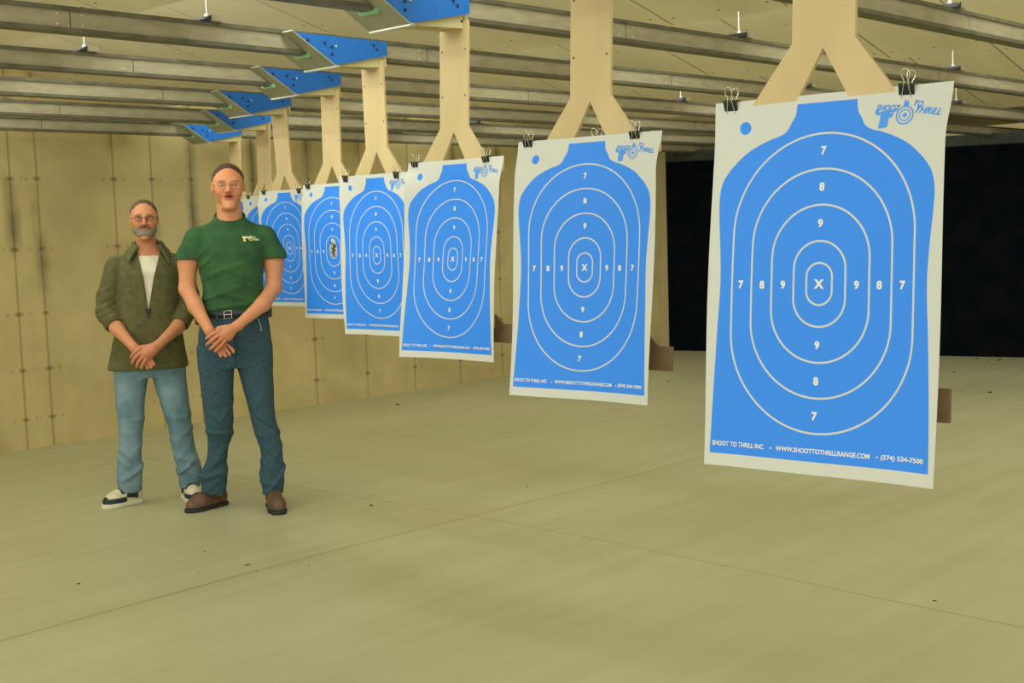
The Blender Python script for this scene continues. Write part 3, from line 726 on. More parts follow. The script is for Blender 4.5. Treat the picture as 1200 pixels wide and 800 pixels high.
def shoe(parent,toe,heel,mat,sneaker=False,h=.10,wd=.048):
    toe=Vector((toe[0],toe[1],0)); heel=Vector((heel[0],heel[1],0)); d=(toe-heel).normalized(); L=(toe-heel).length
    P=lambda t,zz,off=0:np.array(heel+d*(t*L)+Vector((-d.y,d.x,0))*off)+np.array([0,0,zz])
    lo=np.minimum(np.array(toe),np.array(heel))-.07; hi=np.maximum(np.array(toe),np.array(heel))+.07; lo[2]=-.01; hi[2]=h+.09
    F=Field(lo,hi,.0035)
    F.chain([P(.17,.045),P(.45,.045),P(.68,.038),P(.84,.036)],[.038,.040,.045,.040],.02)
    F.cone(P(.16,.06),P(.22,.135),.038,.042,.02); F.cone(P(.25,.10),P(.72,.055),.036,.032,.03)
    F.plane((0,0,.022),(0,0,-1)); F.plane((0,0,h+.045),(0,0,1))
    up=F.build('shoe',[mat,M['navy'],M['sole']] if sneaker else mat,parent)
    if sneaker:
        me=up.data; n=len(me.polygons); c=np.zeros(n*3); me.polygons.foreach_get('center',c); c=c.reshape(-1,3); rel=c-np.array(heel)
        t=rel@np.array(d)/L; zz=c[:,2]; mi=np.zeros(n,np.int32)
        mi[(zz<.058)&(t>.5)&(t<.93)]=1; mi[(t>.2)&(t<.50)&(zz>.038+(t-.2)*.05)&(zz<.092)]=1; mi[t>.93]=2
        mi[(t>.52)&(t<.62)&(zz>.075)]=1
        me.polygons.foreach_set('material_index',mi)
    G=Field(lo,hi,.0035); hh=.030 if sneaker else .022
    G.chain([P(.15,.012),P(.45,.012),P(.70,.012),P(.86,.012)],[.043,.041,.049,.044],.02,(1,1,1))
    G.plane((0,0,.0),(0,0,-1)); G.plane((0,0,hh),(0,0,1)); so=G.build('sole',M['midsole'] if sneaker else M['sole'],up)
    # laces
    lb=MB()
    nrm=Vector((-d.y,d.x,0))
    for k_ in range(4):
        t=.36+.085*k_; zc=.128-.019*k_+.004
        a_=Vector(P(t,zc-.012,-.020)); b_=Vector(P(t+.02,zc,0)); c_=Vector(P(t,zc-.012,.020)); lb.tube([a_,b_,c_],.0026,6)
    lb.build('laces',M['sole'] if not sneaker else M['navy'],up,smooth=True)
    return up
def folds(F,specs):
    """specs: (z, amplitude, width, x centre, x radius, slope)"""
    for z,a,w,xc,xr,sl in specs:
        lo=(xc-xr,F.lo[1],z-.12); hi=(xc+xr,F.lo[1]+F.h*F.n[1],z+.12)
        F.disp(lambda X,Y,Z:-a*np.exp(-(((Z-z-sl*(X-xc)-.25*sl*Y)/w)**2))*np.clip(1.2-np.abs(X-xc)/xr,0,1),lo,hi)

# ---- the taller man: green T-shirt, dark jeans
TH2=math.radians(-34)
m2=empty('person',(4.075,5.996,0),TH2,'taller man in dark green T-shirt and dark jeans, glasses, hands clasped at his belt','person')
BX=(-.34,-.36,-.02)
HC=(.011,-.01,1.805)
def m2_arms(F,e=0,k=.03,upto=None):
    F.chain([(-.175,.025,1.500),(-.228,.03,1.39),(-.238,.01,1.245)],[.044+e,.049+e,.043+e],k)
    F.chain([(.190,.025,1.50),(.240,.03,1.37),(.232,.01,1.235)],[.044+e,.049+e,.043+e],k)
F=Field((-.33,-.32,-.0),(.33,.19,1.93),.0045)
F.sections([(.86,.0,.03,.14,.08),(1.0,.005,.03,.145,.085),(1.15,.01,.02,.135,.085),(1.3,.005,.02,.155,.105),(1.45,.005,.02,.165,.108),(1.54,.008,.03,.14,.08),(1.585,.01,.03,.07,.06)],.03)
F.chain([(-.15,.03,1.51),(.01,.03,1.56),(.17,.03,1.51)],[.035,.045,.035],.03)
F.cone((.011,.03,1.56),(.011,.012,1.70),.072,.066,.035)   # neck
for s,kx,ax in ((-1,-.10,-.125),(1,.135,.17)):
    F.chain([(s*.085+.005,.02,.90),(kx,-.0,.49),(ax,.08 if s<0 else -.03,.10)],[.070,.042,.030],.02)
m2_arms(F)
# forearms to the clasped hands
F.chain([(-.238,.01,1.245),(-.195,-.07,1.150),(-.125,-.185,1.020)],[.043,.040,.026],.02)
F.chain([(.232,.01,1.235),(.165,-.09,1.150),(.022,-.205,1.045)],[.043,.041,.026],.02)
# right hand underneath
F.chain([(-.125,-.185,1.020),(-.098,-.19,.985),(-.082,-.195,.955)],[.027,.031,.028],.015)
F.ell((-.075,-.196,.962),(.038,.018,.030),.012,ry=.5)
for p in ([(-.052,-.20,.958),(-.024,-.212,.932),(-.008,-.222,.914),(-.006,-.225,.905)],[(-.064,-.202,.945),(-.042,-.217,.915),(-.028,-.226,.897),(-.027,-.227,.892)],
          [(-.078,-.202,.938),(-.062,-.219,.908),(-.050,-.228,.889),(-.050,-.228,.885)],[(-.092,-.2,.938),(-.083,-.217,.908),(-.074,-.226,.890),(-.074,-.226,.886)]): finger(F,p)
# left hand on top
F.chain([(.022,-.205,1.045),(-.02,-.222,1.022),(-.055,-.230,1.000)],[.026,.030,.027],.015)
F.ell((-.045,-.232,1.002),(.045,.017,.034),.012,ry=.55)
for p in ([(-.070,-.240,1.030),(-.108,-.247,1.012),(-.135,-.236,.994),(-.146,-.222,.984)],[(-.072,-.244,1.008),(-.108,-.256,.984),(-.136,-.246,.962),(-.146,-.230,.952)],
          [(-.064,-.244,.986),(-.096,-.258,.958),(-.120,-.250,.936),(-.129,-.236,.928)],[(-.050,-.242,.968),(-.078,-.254,.940),(-.098,-.248,.922),(-.105,-.236,.916)]): finger(F,p)
finger(F,[(-.01,-.218,1.040),(-.040,-.228,1.046),(-.072,-.230,1.042),(-.088,-.226,1.036)],.0105)
head(F,HC,1.05,True)
SK=srgb(212,142,96)
def m2col(V):
    C=np.tile(SK,(len(V),1)); x,y,z=HC; s=1.05
    C=mixc(C,srgb(200,110,78),blob(V,(x,y-.06,z-.03),(.085,.08,.06))*.55)
    C=mixc(C,srgb(205,124,84),blob(V,(x,y-.06,z+.07),(.08,.08,.05))*.5)
    C=mixc(C,srgb(190,108,74),blob(V,(-.05,-.22,.96),(.14,.1,.12))*.6)
    C=mixc(C,srgb(176,86,68),np.clip(blob(V,(x,y-.094*s,z-.062*s),(.031,.03,.019))*1.6,0,1))
    C=mixc(C,srgb(58,24,20),np.clip(blob(V,(x,y-.090*s,z-.062*s),(.022,.02,.0050))*2.0,0,.9))
    for sg in (-1,1): 
        C=mixc(C,srgb(110,84,56),np.clip(blob(V,(x+sg*.031*s,y-.095,z+.022),(.024,.02,.006))*1.2,0,.4))
        C=mixc(C,srgb(150,90,64),np.clip(blob(V,(x+sg*.031*s,y-.09,z-.002),(.02,.02,.012))*1.2,0,.6))  # eye-socket shade painted into the skin tint
    return C
body=F.build('body',M['skin'],m2,m2col,1)
eyes(m2,(HC[0],HC[1]+.002,HC[2]),1.05); glasses(m2,HC,1.05,plain('thin_grey_frame',rgb(170,150,120),.5,.2))
# hair
F=Field((-.1,-.13,1.74),(.12,.13,1.95),.0035); s=1.05; x,y,z=HC
F.ell((x,y+.014*s,z+.028*s),(.0825*s,.101*s,.0865*s),.01)
F.disp(lambda X,Y,Z:.0016*np.sin(X*310+Z*90)*np.sin(Y*280+Z*60))
F.ell((x,y-.100*s,z+.012*s),(.069*s,.078*s,.083*s),.010,op='cut')
F.plane((x,y+.0,z-.012),(0,-.25,-1),k=.01); F.plane((x,y-.045,z),(0,-1,-.45),k=.01)
for sg in (-1,1): F.ell((x+sg*.087,y+.01,z-.01),(.02,.024,.036),.006,op='cut')
F.build('hair',M['hair_d'],m2)
# jeans
def jeans(parent,name,lo,hi,top,legs,mat,seed,hips,crotch):
    F=Field(lo,hi,.0055); F.sections(hips,.03,2.4)
    for secs in legs: F.sections(secs,.018,2.2)
    rr=random.Random(seed)
    for secs in legs:
        cx=secs[0]
        for (z,amp,w) in ((.50,.010,.018),(.455,.008,.014),(.24,.010,.018),(.195,.014,.016),(.15,.010,.014),(.33,.005,.02),(.42,.005,.016),(.62,.004,.02),(.56,.004,.016),(.285,.006,.014)):
            zc=sorted(secs); X=np.interp(z,[q[0] for q in zc],[q[1] for q in zc]); folds(F,[(z+rr.uniform(-.012,.012),amp*rr.uniform(.7,1.5),w*rr.uniform(.8,1.2),X+rr.uniform(-.04,.04),rr.uniform(.07,.12),rr.uniform(-1.1,1.1))])
    for k_ in range(9):
        z=rr.uniform(.78,.95); folds(F,[(z,.003,.010,rr.choice((-1,1))*rr.uniform(.03,.12),.08,rr.uniform(-.9,.9))])
    F.plane((0,0,top),(0,0,1))
    return F.build(name,mat,parent,smooth_it=1)
jn=jeans(m2,'jeans',(-.27,-.22,.05),(.30,.22,1.13),1.115,
 [[(.085,-.150,.075,.062,.060),(.15,-.150,.07,.073,.066),(.21,-.140,.065,.068,.064),(.28,-.128,.055,.054,.058),(.35,-.118,.045,.056,.060),(.43,-.103,.03,.068,.068),(.50,-.103,.02,.079,.076),(.58,-.104,.02,.080,.080),(.70,-.105,.02,.090,.090),(.80,-.104,.022,.097,.098),(.92,-.098,.025,.102,.105)],
  [(.085,.172,-.035,.056,.062),(.15,.172,-.03,.064,.068),(.20,.168,-.03,.070,.066),(.27,.178,-.03,.058,.060),(.35,.172,-.025,.062,.062),(.43,.152,-.015,.067,.068),(.50,.138,-.005,.068,.074),(.58,.130,.005,.072,.080),(.70,.118,.015,.087,.090),(.80,.107,.02,.098,.098),(.92,.098,.025,.104,.105)]],
 M['denim_dark'],3,[(.80,.003,.03,.195,.10),(.90,.003,.03,.203,.115),(1.0,.006,.028,.196,.118),(1.08,.012,.022,.180,.116),(1.13,.015,.02,.170,.112)],.77)
bm=MB()
for a_,b_ in ((.150,.128),):
    for x0 in (.150,):
        pass
fl=MB(); fl.tube([(.004,-.098,1.06),(.003,-.102,.98),(.0,-.094,.88),(-.002,-.078,.80)],.0022,6); fl.tube([(.018,-.098,1.06),(.018,-.103,.98),(.014,-.098,.90),(.0,-.09,.85)],.0012,6); fl.build('fly_seam',plain('dark_seam',rgb(28,50,62),.9),jn)
fl=MB(); fl.tube([(.135,-.083,1.07),(.145,-.080,1.04),(.150,-.078,1.0)],.0018,6); fl.build('pocket_key_clip',M['thread'],jn)
# belt
def ringband(parent,name,mat,z0,z1,cx,cy,rx,ry,pw=2.3,th=.004,tiltx=0):
    mb=MB(); n=64; vs=[]
    for k_ in range(n):
        a=2*math.pi*k_/n; ca,sa=math.cos(a),math.sin(a); rr=(abs(ca)**pw+abs(sa)**pw)**(-1/pw)
        for (r_,z_) in ((0,z0),(th,z0+.002),(th,z1-.002),(0,z1)): vs.append((cx+(rx+r_)*rr*ca,cy+(ry+r_)*rr*sa,z_+tiltx*ca))
    fs=[]
    for k_ in range(n):
        j=(k_+1)%n
        for q in range(3): fs.append((k_*4+q,j*4+q,j*4+q+1,k_*4+q+1))
    mb.add(vs,fs); return mb.build(name,mat,parent,smooth=True)
bl=ringband(m2,'belt',M['belt'],1.082,1.120,.013,.021,.180,.118)
bk=MB(); P=[(-.046,-.104,1.080),(-.046,-.104,1.121),(-.006,-.106,1.123),(-.006,-.106,1.082)]; bk.tube([Vector(p) for p in P],.0032,6,closed=True); bk.tube([(-.046,-.106,1.1),(-.008,-.108,1.102)],.002,6); bk.build('buckle',M['buckle'],bl)
for xx in (-.085,.055,.11):
    q=MB(); q.box((xx-.005,-.103+abs(xx)*.12,1.078),(xx+.005,-.096+abs(xx)*.12,1.124)); q.build('belt_loop',M['denim_dark'],jn)
# phone/holster cases at the sides of the belt
q=MB(); q.box((.178,-.015,1.07),(.214,.075,1.135)); q.build('belt_pouch',M['belt'],bl,bevel=.008)
q=MB(); q.box((-.205,.0,1.045),(-.168,.06,1.105)); q.build('belt_pouch',M['belt'],bl,bevel=.008)
# shirt
F=Field((-.34,-.20,1.06),(.35,.20,1.68),.005)
F.sections([(1.10,.012,.02,.168,.113),(1.16,.014,.02,.172,.124),(1.25,.010,.018,.164,.126),(1.35,.006,.018,.170,.128),(1.45,.004,.02,.190,.128),(1.53,.007,.028,.175,.105),(1.575,.01,.028,.115,.086),(1.61,.011,.022,.084,.078),(1.68,.011,.022,.078,.072)],.03)
F.chain([(-.155,.03,1.525),(.011,.03,1.575),(.180,.03,1.522)],[.056,.062,.056],.04)
F.chain([(-.180,.02,1.515),(-.220,.028,1.42),(-.238,.022,1.36)],[.062,.062,.066],.03)
F.chain([(.200,.02,1.512),(.240,.028,1.41),(.256,.022,1.35)],[.062,.063,.068],.03)
rr=random.Random(5)
for sp in ((1.145,.010,.014,-.02,.22,.12),(1.18,.008,.012,.06,.2,-.25),(1.215,.008,.012,-.08,.14,.35),(1.25,.006,.011,.09,.12,-.4),(1.40,.007,.013,-.14,.08,1.0),(1.42,.007,.013,.15,.08,-1.0),(1.36,.005,.014,.0,.16,.3),(1.30,.006,.012,.05,.12,-.4),(1.33,.005,.012,-.10,.09,.6),(1.47,.005,.012,-.14,.06,1.2),(1.48,.005,.012,.15,.06,-1.2)): folds(F,[sp])
for xx in (-.11,-.05,.04,.10):
    F.disp(lambda X,Y,Z:-.005*np.exp(-((X-xx-.02*np.sin(Z*14+xx*40))/.014)**2)*np.clip(1-np.abs(Z-1.27)/.14,0,1),(xx-.07,-.2,1.1),(xx+.07,.0,1.45))
# sleeve hems
F.plane((-.235,.02,1.402),(-.05,-.1,-1),box=((-.34,-.2,1.30),(-.178,.2,1.46)))
F.plane((.245,.02,1.392),(.05,-.1,-1),box=((.188,-.2,1.28),(.35,.2,1.46)))
F.cone((-.228,.028,1.42),(-.24,.018,1.33),.050,.056,.004,op='cut'); F.cone((.243,.028,1.41),(.252,.018,1.32),.050,.056,.004,op='cut')
# neckline
F.plane((0,-.055,1.604),(0,-.42,1))
F.build('t_shirt',M['green'],m2,smooth_it=1)
cb=MB(); cb.tube([(.011+.081*math.cos(a),.022+.076*math.sin(a),1.604+.42*(.022+.076*math.sin(a)+.055)) for a in [2*math.pi*k_/40 for k_ in range(40)]],.0055,8,closed=True); cb.build('neck_rib',M['green'],bpy.data.objects['t_shirt'],smooth=True)
# small cream chest print: pistol outline with round mark and script line
def chest(parent,yf):
    g=MB()
    def q(pts,fs): g.add([(x,yf(x,z),z) for x,z in pts],fs)
    q([(.072,1.524),(.122,1.521),(.122,1.512),(.087,1.513),(.090,1.496),(.078,1.496),(.078,1.512),(.072,1.514)],[(0,1,2,3,6,7),(3,4,5,6)])
    n=14; c=(.118,1.512)
    v=[]
    for k_ in range(n):
        a=2*math.pi*k_/n; v+=[(c[0]+.010*math.cos(a),c[1]+.010*math.sin(a)),(c[0]+.0135*math.cos(a),c[1]+.0135*math.sin(a))]
    q(v,[(2*k_,2*k_+1,(2*k_+3)%(2*n),(2*k_+2)%(2*n)) for k_ in range(n)])
    q([(c[0]+.005*math.cos(2*math.pi*k_/8),c[1]+.005*math.sin(2*math.pi*k_/8)) for k_ in range(8)],[tuple(range(8))])
    vs,fs,W,Hh=glyphs('THRILL',1,.03,.3); s_=.030/W; g.add([(.147+x*s_,yf(.147,1.505),1.504+y*.011/Hh) for x,y in vs],fs)
    vs,fs,W,Hh=glyphs('TO',1,.03,.3); s_=.014/W; g.add([(.138+x*s_,yf(.138,1.518),1.517+y*.008/Hh) for x,y in vs],fs)
    return g.build('chest_print',M['print'],parent)
chest(m2,lambda x,z:-.124+ (max(0,x-.06))*.30+max(0,z-1.49)*.55)
shoe(m2,(-.305,-.01),(-.085,.175),M['leather']); shoe(m2,(.195,-.245),(.165,.04),M['leather'])

# ---- the shorter man: olive fleece jacket, white tee, faded jeans
TH1=math.radians(-31)
m1=empty('person',(3.866,6.543,0),TH1,'shorter bearded man in olive jacket over white tee and faded jeans, hands folded low','person')
HC1=(.016,-.02,1.641)
F=Field((-.31,-.32,0),(.31,.2,1.76),.0045)
F.sections([(.78,.0,.03,.11,.06),(.9,.01,.03,.12,.075),(1.05,.015,.02,.12,.08),(1.2,.02,.02,.125,.085),(1.33,.023,.02,.13,.09),(1.41,.024,.03,.12,.07),(1.45,.025,.03,.07,.06)],.03)
F.chain([(-.13,.03,1.385),(.024,.03,1.43),(.18,.03,1.385)],[.04,.05,.04],.04)
F.cone((.025,.03,1.42),(.018,.008,1.55),.057,.054,.03)
for s,kx,ax in ((-1,-.12,-.145),(1,.155,.19)):
    F.chain([(s*.085+.0,.02,.78),(kx,0,.42),(ax,.03,.09)],[.066,.04,.028],.02)
F.chain([(-.155,.02,1.375),(-.205,.02,1.20),(-.215,-.0,1.12),(-.165,-.08,1.03),(-.075,-.20,.925)],[.048,.044,.040,.038,.025],.02)
F.chain([(.205,.02,1.375),(.235,.02,1.20),(.225,-.0,1.12),(.165,-.08,1.02),(.055,-.205,.935)],[.048,.044,.040,.038,.025],.02)
# right hand underneath
F.chain([(-.075,-.2,.925),(-.045,-.205,.895),(-.03,-.21,.87)],[.026,.030,.027],.015)
for p in ([(-.012,-.212,.885),(.012,-.222,.855),(.026,-.23,.832),(.026,-.232,.826)],[(-.02,-.214,.870),(.0,-.226,.84),(.010,-.236,.818),(.010,-.238,.812)],[(-.034,-.214,.862),(-.018,-.228,.832),(-.010,-.238,.812),(-.010,-.24,.808)]): finger(F,p)
# left hand on top
F.chain([(.055,-.205,.935),(.022,-.225,.915),(-.01,-.235,.893)],[.026,.031,.029],.015)
F.ell((-.012,-.235,.893),(.040,.017,.040),.012,ry=.75)
for p in ([(-.046,-.243,.922),(-.078,-.246,.902),(-.092,-.236,.880),(-.094,-.226,.872)],[(-.046,-.246,.898),(-.076,-.254,.872),(-.088,-.244,.850),(-.089,-.232,.843)],
          [(-.032,-.247,.880),(-.056,-.256,.852),(-.066,-.248,.830),(-.067,-.238,.822)],[(-.012,-.246,.868),(-.032,-.256,.842),(-.042,-.25,.820),(-.043,-.242,.812)]): finger(F,p)
finger(F,[(.02,-.218,.930),(-.008,-.232,.934),(-.036,-.234,.932),(-.050,-.230,.926)],.0105)
head(F,HC1,.95,False,.97)
SK1=srgb(206,138,94)
def m1col(V):
    C=np.tile(SK1,(len(V),1)); x,y,z=HC1; s=.95
    C=mixc(C,srgb(204,110,80),blob(V,(x,y-.07,z-.025),(.075,.07,.04))*.7)
    C=mixc(C,srgb(190,104,72),blob(V,(-.02,-.22,.87),(.13,.1,.10))*.5)
    C=mixc(C,srgb(176,96,78),np.clip(blob(V,(x,y-.094*s,z-.066*s),(.028,.03,.009))*1.4,0,.8))
    for sg in (-1,1):
        C=mixc(C,srgb(84,60,40),np.clip(blob(V,(x+sg*.031*s,y-.095,z+.021),(.024,.02,.007))*1.3,0,.5))
        C=mixc(C,srgb(120,76,54),np.clip(blob(V,(x+sg*.031*s,y-.09,z-.001),(.022,.02,.014))*1.3,0,.7))  # shade around the eyes painted into the tint
    return C
F.build('body',M['skin'],m1,m1col,1)
eyes(m1,(HC1[0],HC1[1]+.002,HC1[2]),.95); glasses(m1,HC1,.95,M['belt'])
x,y,z=HC1; s=.95
F=Field((-.09,-.14,1.58),(.12,.12,1.77),.0035)
F.ell((x,y+.014*s,z+.028*s),(.080*s,.101*s,.0860*s),.01)
F.disp(lambda X,Y,Z:.0016*np.sin(X*310+Z*90)*np.sin(Y*280+Z*60))
F.ell((x,y-.100*s,z+.020*s),(.069*s,.078*s,.079*s),.010,op='cut')
F.plane((x,y+.0,z-.0),(0,-.25,-1),k=.01); F.plane((x,y-.040,z),(0,-1,-.45),k=.01)
for sg in (-1,1): F.ell((x+sg*.083,y+.01,z-.01),(.02,.024,.034),.006,op='cut')
F.build('hair',M['hair_g'],m1)
# beard and moustache
F=Field((-.07,-.15,1.50),(.10,.04,1.64),.0032)
F.ell((x,y-.025*s,z-.056*s),(.0725*s,.068*s,.062*s),.01); F.ell((x,y-.069*s,z-.092*s),(.040*s,.033*s,.032*s),.02)
F.ell((x,y-.100*s,z-.060*s),(.024*s,.03*s,.012*s),.006,op='cut')
F.plane((x,y,z-.034),(0,-.15,1),k=.008); F.plane((x,y-.012,z),(0,1,.1),k=.01)
for sg in (-1,1): F.ell((x+sg*.040,y-.085,z-.018),(.034,.04,.034),.008,op='cut')
F.build('beard',M['beard'],m1)
F=Field((-.05,-.15,1.54),(.08,-.06,1.61),.003)
F.chain([(x-.036,y-.074,z-.064),(x-.018,y-.088,z-.047),(x,y-.096,z-.043),(x+.018,y-.088,z-.047),(x+.036,y-.074,z-.064)],[.005,.007,.006,.007,.005],.005)
F.build('moustache',M['tash'],m1)
# jeans
jeans(m1,'jeans',(-.27,-.2,.04),(.30,.2,.86),.85,
 [[(.075,-.147,.03,.058,.058),(.12,-.147,.025,.069,.064),(.18,-.146,.022,.072,.062),(.26,-.140,.02,.066,.060),(.34,-.132,.016,.064,.062),(.42,-.125,.01,.066,.068),(.50,-.120,.01,.074,.074),(.60,-.118,.012,.080,.082),(.70,-.108,.018,.090,.092),(.80,-.1,.02,.10,.1)],
  [(.075,.185,.03,.058,.058),(.14,.198,.025,.072,.064),(.20,.188,.02,.068,.062),(.28,.168,.015,.066,.060),(.36,.158,.01,.066,.062),(.44,.150,.005,.066,.068),(.50,.140,.005,.074,.074),(.60,.126,.01,.082,.082),(.70,.110,.018,.092,.092),(.80,.1,.02,.10,.1)]],
 M['denim_light'],9,[(.735,.0,.03,.17,.09),(.82,.002,.03,.19,.11),(.87,.002,.03,.19,.115)],.74)
# white tee
F=Field((-.2,-.18,1.02),(.24,.18,1.50),.005)
F.sections([(1.02,.02,.02,.15,.110),(1.2,.02,.02,.15,.110),(1.34,.022,.02,.155,.108),(1.40,.024,.025,.12,.088),(1.44,.025,.03,.075,.068),(1.47,.024,.028,.064,.062)],.03)
F.ell((.022,-.01,1.500),(.062,.08,.045),.006,op='cut'); F.plane((0,0,1.49),(0,0,1))
F.build('undershirt',M['tee'],m1)
# olive jacket
F=Field((-.31,-.22,.74),(.31,.22,1.56),.005)
F.sections([(.775,-.008,.03,.222,.135),(.80,-.008,.03,.224,.137),(.88,-.002,.028,.208,.135),(1.0,.006,.025,.186,.130),(1.1,.012,.02,.176,.126),(1.22,.018,.02,.174,.124),(1.33,.022,.02,.176,.122),(1.39,.024,.025,.158,.105),(1.43,.025,.028,.10,.085),(1.46,.025,.03,.078,.073)],.03)
F.chain([(-.13,.03,1.382),(.024,.03,1.425),(.182,.03,1.382)],[.052,.052,.052],.04)
G=Field((-.31,-.22,.74),(.31,.22,1.56),.005)
G.chain([(-.155,.02,1.372),(-.210,.02,1.20),(-.218,-.0,1.12),(-.182,-.055,1.055)],[.060,.057,.056,.054],.02)
G.chain([(.207,.02,1.372),(.238,.02,1.20),(.228,-.0,1.12),(.185,-.055,1.045)],[.060,.057,.056,.054],.02)
G.plane((-.176,-.070,1.045),(.40,-.62,-.64),box=((-.31,-.22,.93),(-.05,.05,1.15)))
G.plane((.178,-.070,1.037),(-.40,-.62,-.64),box=((.05,-.22,.93),(.31,.05,1.15)))
G.cone((-.20,-.03,1.08),(-.15,-.10,1.01),.044,.046,.003,op='cut'); G.cone((.205,-.03,1.07),(.15,-.10,1.0),.044,.046,.003,op='cut')
F.comb((slice(None),)*3,G.F,.012,'add')
rr=random.Random(11)
for z_,a_ in ((1.16,.008),(1.125,.008),(1.20,.005),(1.09,.007),(1.25,.004)):
    folds(F,[(z_,a_,.011,-.225,.07,.5),(z_-.01,a_,.011,.24,.07,-.5)])
for sp in ((.80,.005,.012,0,.25,0),(1.0,.004,.02,-.12,.1,.9),(.93,.004,.02,.12,.1,-.9),(1.05,.004,.02,.10,.1,-1.2),(1.25,.003,.02,-.1,.1,1.5)): folds(F,[sp])
for xx in (-.10,-.055,.07,.125):  # soft vertical drapes
    F.disp(lambda X,Y,Z:-.004*np.exp(-((X-xx-.03*np.sin(Z*9))/.016)**2)*np.clip(1-np.abs(Z-1.0)/.2,0,1),(xx-.08,-.22,.8),(xx+.08,0,1.2))
# V opening down the front
sl,g=F.sub((-.12,-.22,1.0),(.16,.01,1.56)); Z=g[2].ravel()
hw=np.interp(Z,[1.10,1.14,1.22,1.305,1.39,1.48,1.56],[-.02,.005,.016,.029,.047,.067,.08])[None,None,:]; xc=np.interp(Z,[1.1,1.5],[.010,.034])[None,None,:]
F.F[sl]=np.maximum(F.F[sl],np.minimum(hw-np.abs(g[0]-xc),(.0-g[1]))).astype(np.float32)
F.cone((.020,-.02,1.455),(.022,-.03,1.54),.050,.062,.006,op='cut')
F.plane((0,0,.785),(0,0,-1))
jk=F.build('jacket',M['olive'],m1,smooth_it=1)
# collar, folded down
F=Field((-.14,-.17,1.34),(.20,.14,1.56),.004)
for n0,n1,tip,end in (((-.036,-.050,1.475),(-.050,.03,1.495),(-.082,-.098,1.398),(-.095,.02,1.455)),((.098,-.050,1.478),(.102,.03,1.497),(.140,-.092,1.388),(.145,.02,1.455))):
    for t in np.linspace(0,1,9):
        b_=np.array(n0)*(1-t)+np.array(n1)*t; e_=np.array(tip)*(1-t)+np.array(end)*t
        F.cone(b_,e_,.007,.0055,.012)
F.chain([(-.036,-.045,1.475),(-.050,.03,1.495),(-.03,.085,1.505),(.026,.10,1.508),(.08,.085,1.505),(.102,.03,1.495),(.096,-.045,1.475)],[.009]*7,.012,(1,1,1.6))
F.build('collar',M['olive'],jk)
zb=MB()
for sg in (-1,1):
    zb.tube([(np.interp(zz,[1.1,1.5],[.010,.034])+sg*a,yy,zz) for a,yy,zz in ((.006,-.103,1.14),(.017,-.106,1.22),(.030,-.105,1.305),(.047,-.096,1.38))],.0018,6)
zb.build('zip_edges',plain('zip_tape',rgb(70,66,40),.8),jk,smooth=True)
q=MB(); q.box((-.006,-.116,1.115),(.024,-.104,1.135)); q.tube([(.010,-.114,1.118),(.012,-.117,1.085)],.004,8); q.build('zip_pull',M['belt'],jk,bevel=.002)
shoe(m1,(-.295,-.055),(-.085,.085),M['sneaker'],True); shoe(m1,(.225,-.14),(.165,.10),M['sneaker'],True)
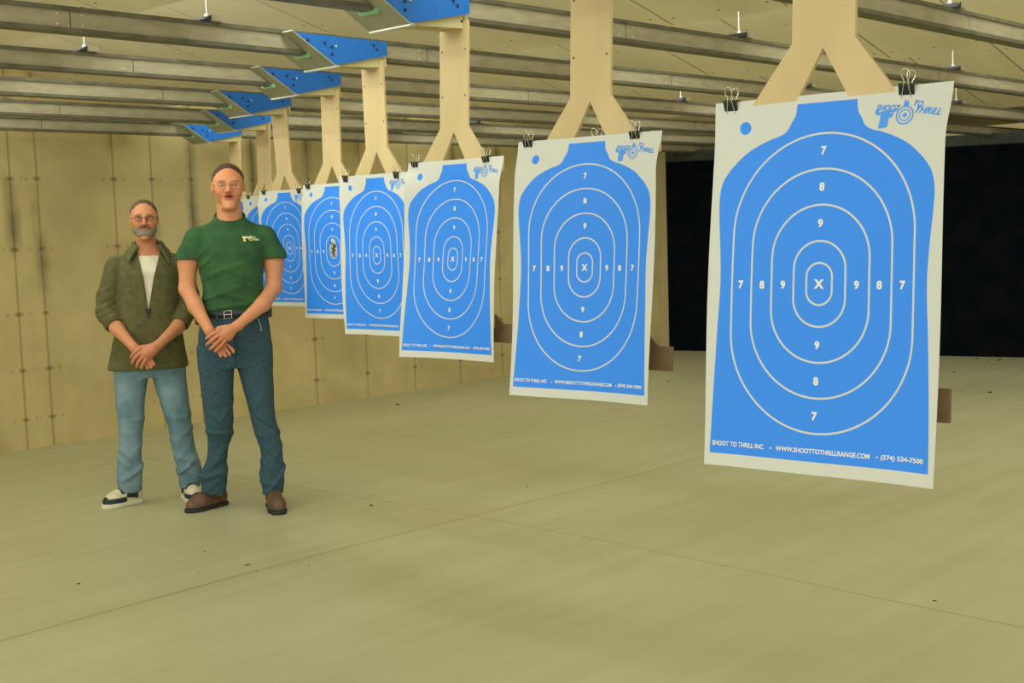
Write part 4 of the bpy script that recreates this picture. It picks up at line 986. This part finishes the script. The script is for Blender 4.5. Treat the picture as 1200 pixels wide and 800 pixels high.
#P1#
# ------------------------------------------------------------------ rubber crumbs on the floor
cr=MB(); cr.ball((0,0,.3),(.9,.7,.45),0,6,4); crumb=cr.build('rubber_crumb',M['crumb']); crumb.scale=(.02,.02,.02)
pts=[(1108,412,.02),(1118,413,.016),(1126,415,.022),(1132,414,.018),(1137,415,.02),(1151,416,.018),(1171,417,.03),(1163,418,.02),(1176,418,.016),(1113,414,.014),(1142,417,.014),(1145,420,.018),(1171,422,.024),(1158,424,.015),(1118,436,.02),(1160,460,.024),(1126,458,.012),(783,447,.018),(466,474,.022),(435,592,.013),(618,570,.010),(397,468,.014),(92,684,.010),(232,671,.006),(1095,704,.009),(240,646,.008)]
red=[(290,662,.014),(301,669,.007),(362,663,.007),(435,593,.009),(378,603,.007)]
def floor_pt(x,y):
    v=Vector(((x-600)/FPX,(y-400)/FPX,1)); w=Vector([sum(R[k_][j]*v[k_] for k_ in range(3)) for j in range(3)]); t=-H_CAM/w.z
    return Vector((w.x*t,w.y*t,0))
for n,(x,y,s) in enumerate(pts):
    o=crumb if n==0 else crumb.copy()
    if n: COL.objects.link(o)
    p=floor_pt(x,y); o.location=(p.x,p.y,0); o.scale=(s*1.1,s*.8,s*.5); o.rotation_euler=(0,0,n)
    far=p.x>9
    tag(o,'dark rubber crumb lying on the floor at the foot of the black backstop' if far else 'small dark crumb lying on the open floor in front of the backstop','crumb','rubber crumbs by the backstop' if far else 'crumbs on the open floor')
for n,(x,y,s) in enumerate(red):
    o=crumb.copy(); COL.objects.link(o)
    if n==0: me=crumb.data.copy(); me.materials.clear(); me.materials.append(M['crumb_red'])
    o.data=me; o.name='paint_flake'; p=floor_pt(x,y); o.location=(p.x,p.y,0); o.scale=(s*1.3,s,s*.4); o.rotation_euler=(0,0,n*2)
    tag(o,'tiny red-brown flake on the floor below the two men' if n else 'larger red-brown flake on the floor below the taller man','flake','red-brown flakes on the floor')
# ------------------------------------------------------------------ light
def area(name,loc,rot,sx,sy,power,col):
    l=bpy.data.lights.new(name,'AREA'); l.shape='RECTANGLE'; l.size=sx; l.size_y=sy; l.energy=power; l.color=col
    o=bpy.data.objects.new(name,l); COL.objects.link(o); o.location=loc; o.rotation_euler=rot; return o
WARM=(.92,1.0,.98)
area('strip_light',(LIPS[0]+.18,5.6,ZL+.28),(0,math.radians(-60),0),.12,6.6,44,WARM)
for n,XL in enumerate(LIPS[1:5]):
    area('strip_light',(XL+.18,2.9,ZL+.28),(0,math.radians(-48),0),.12,11.5,[88,84,74,40][n],WARM)
area('added_fill_light',(-1.6,1.5,2.5),(0,math.radians(-40),0),.4,9,92,WARM)  # unseen fill lamp added behind the camera to brighten the target faces
w=bpy.data.worlds.new('world'); S.world=w; w.use_nodes=True; bg=w.node_tree.nodes['Background']
bg.inputs[0].default_value=(.95,1.0,.98,1); bg.inputs[1].default_value=1.25
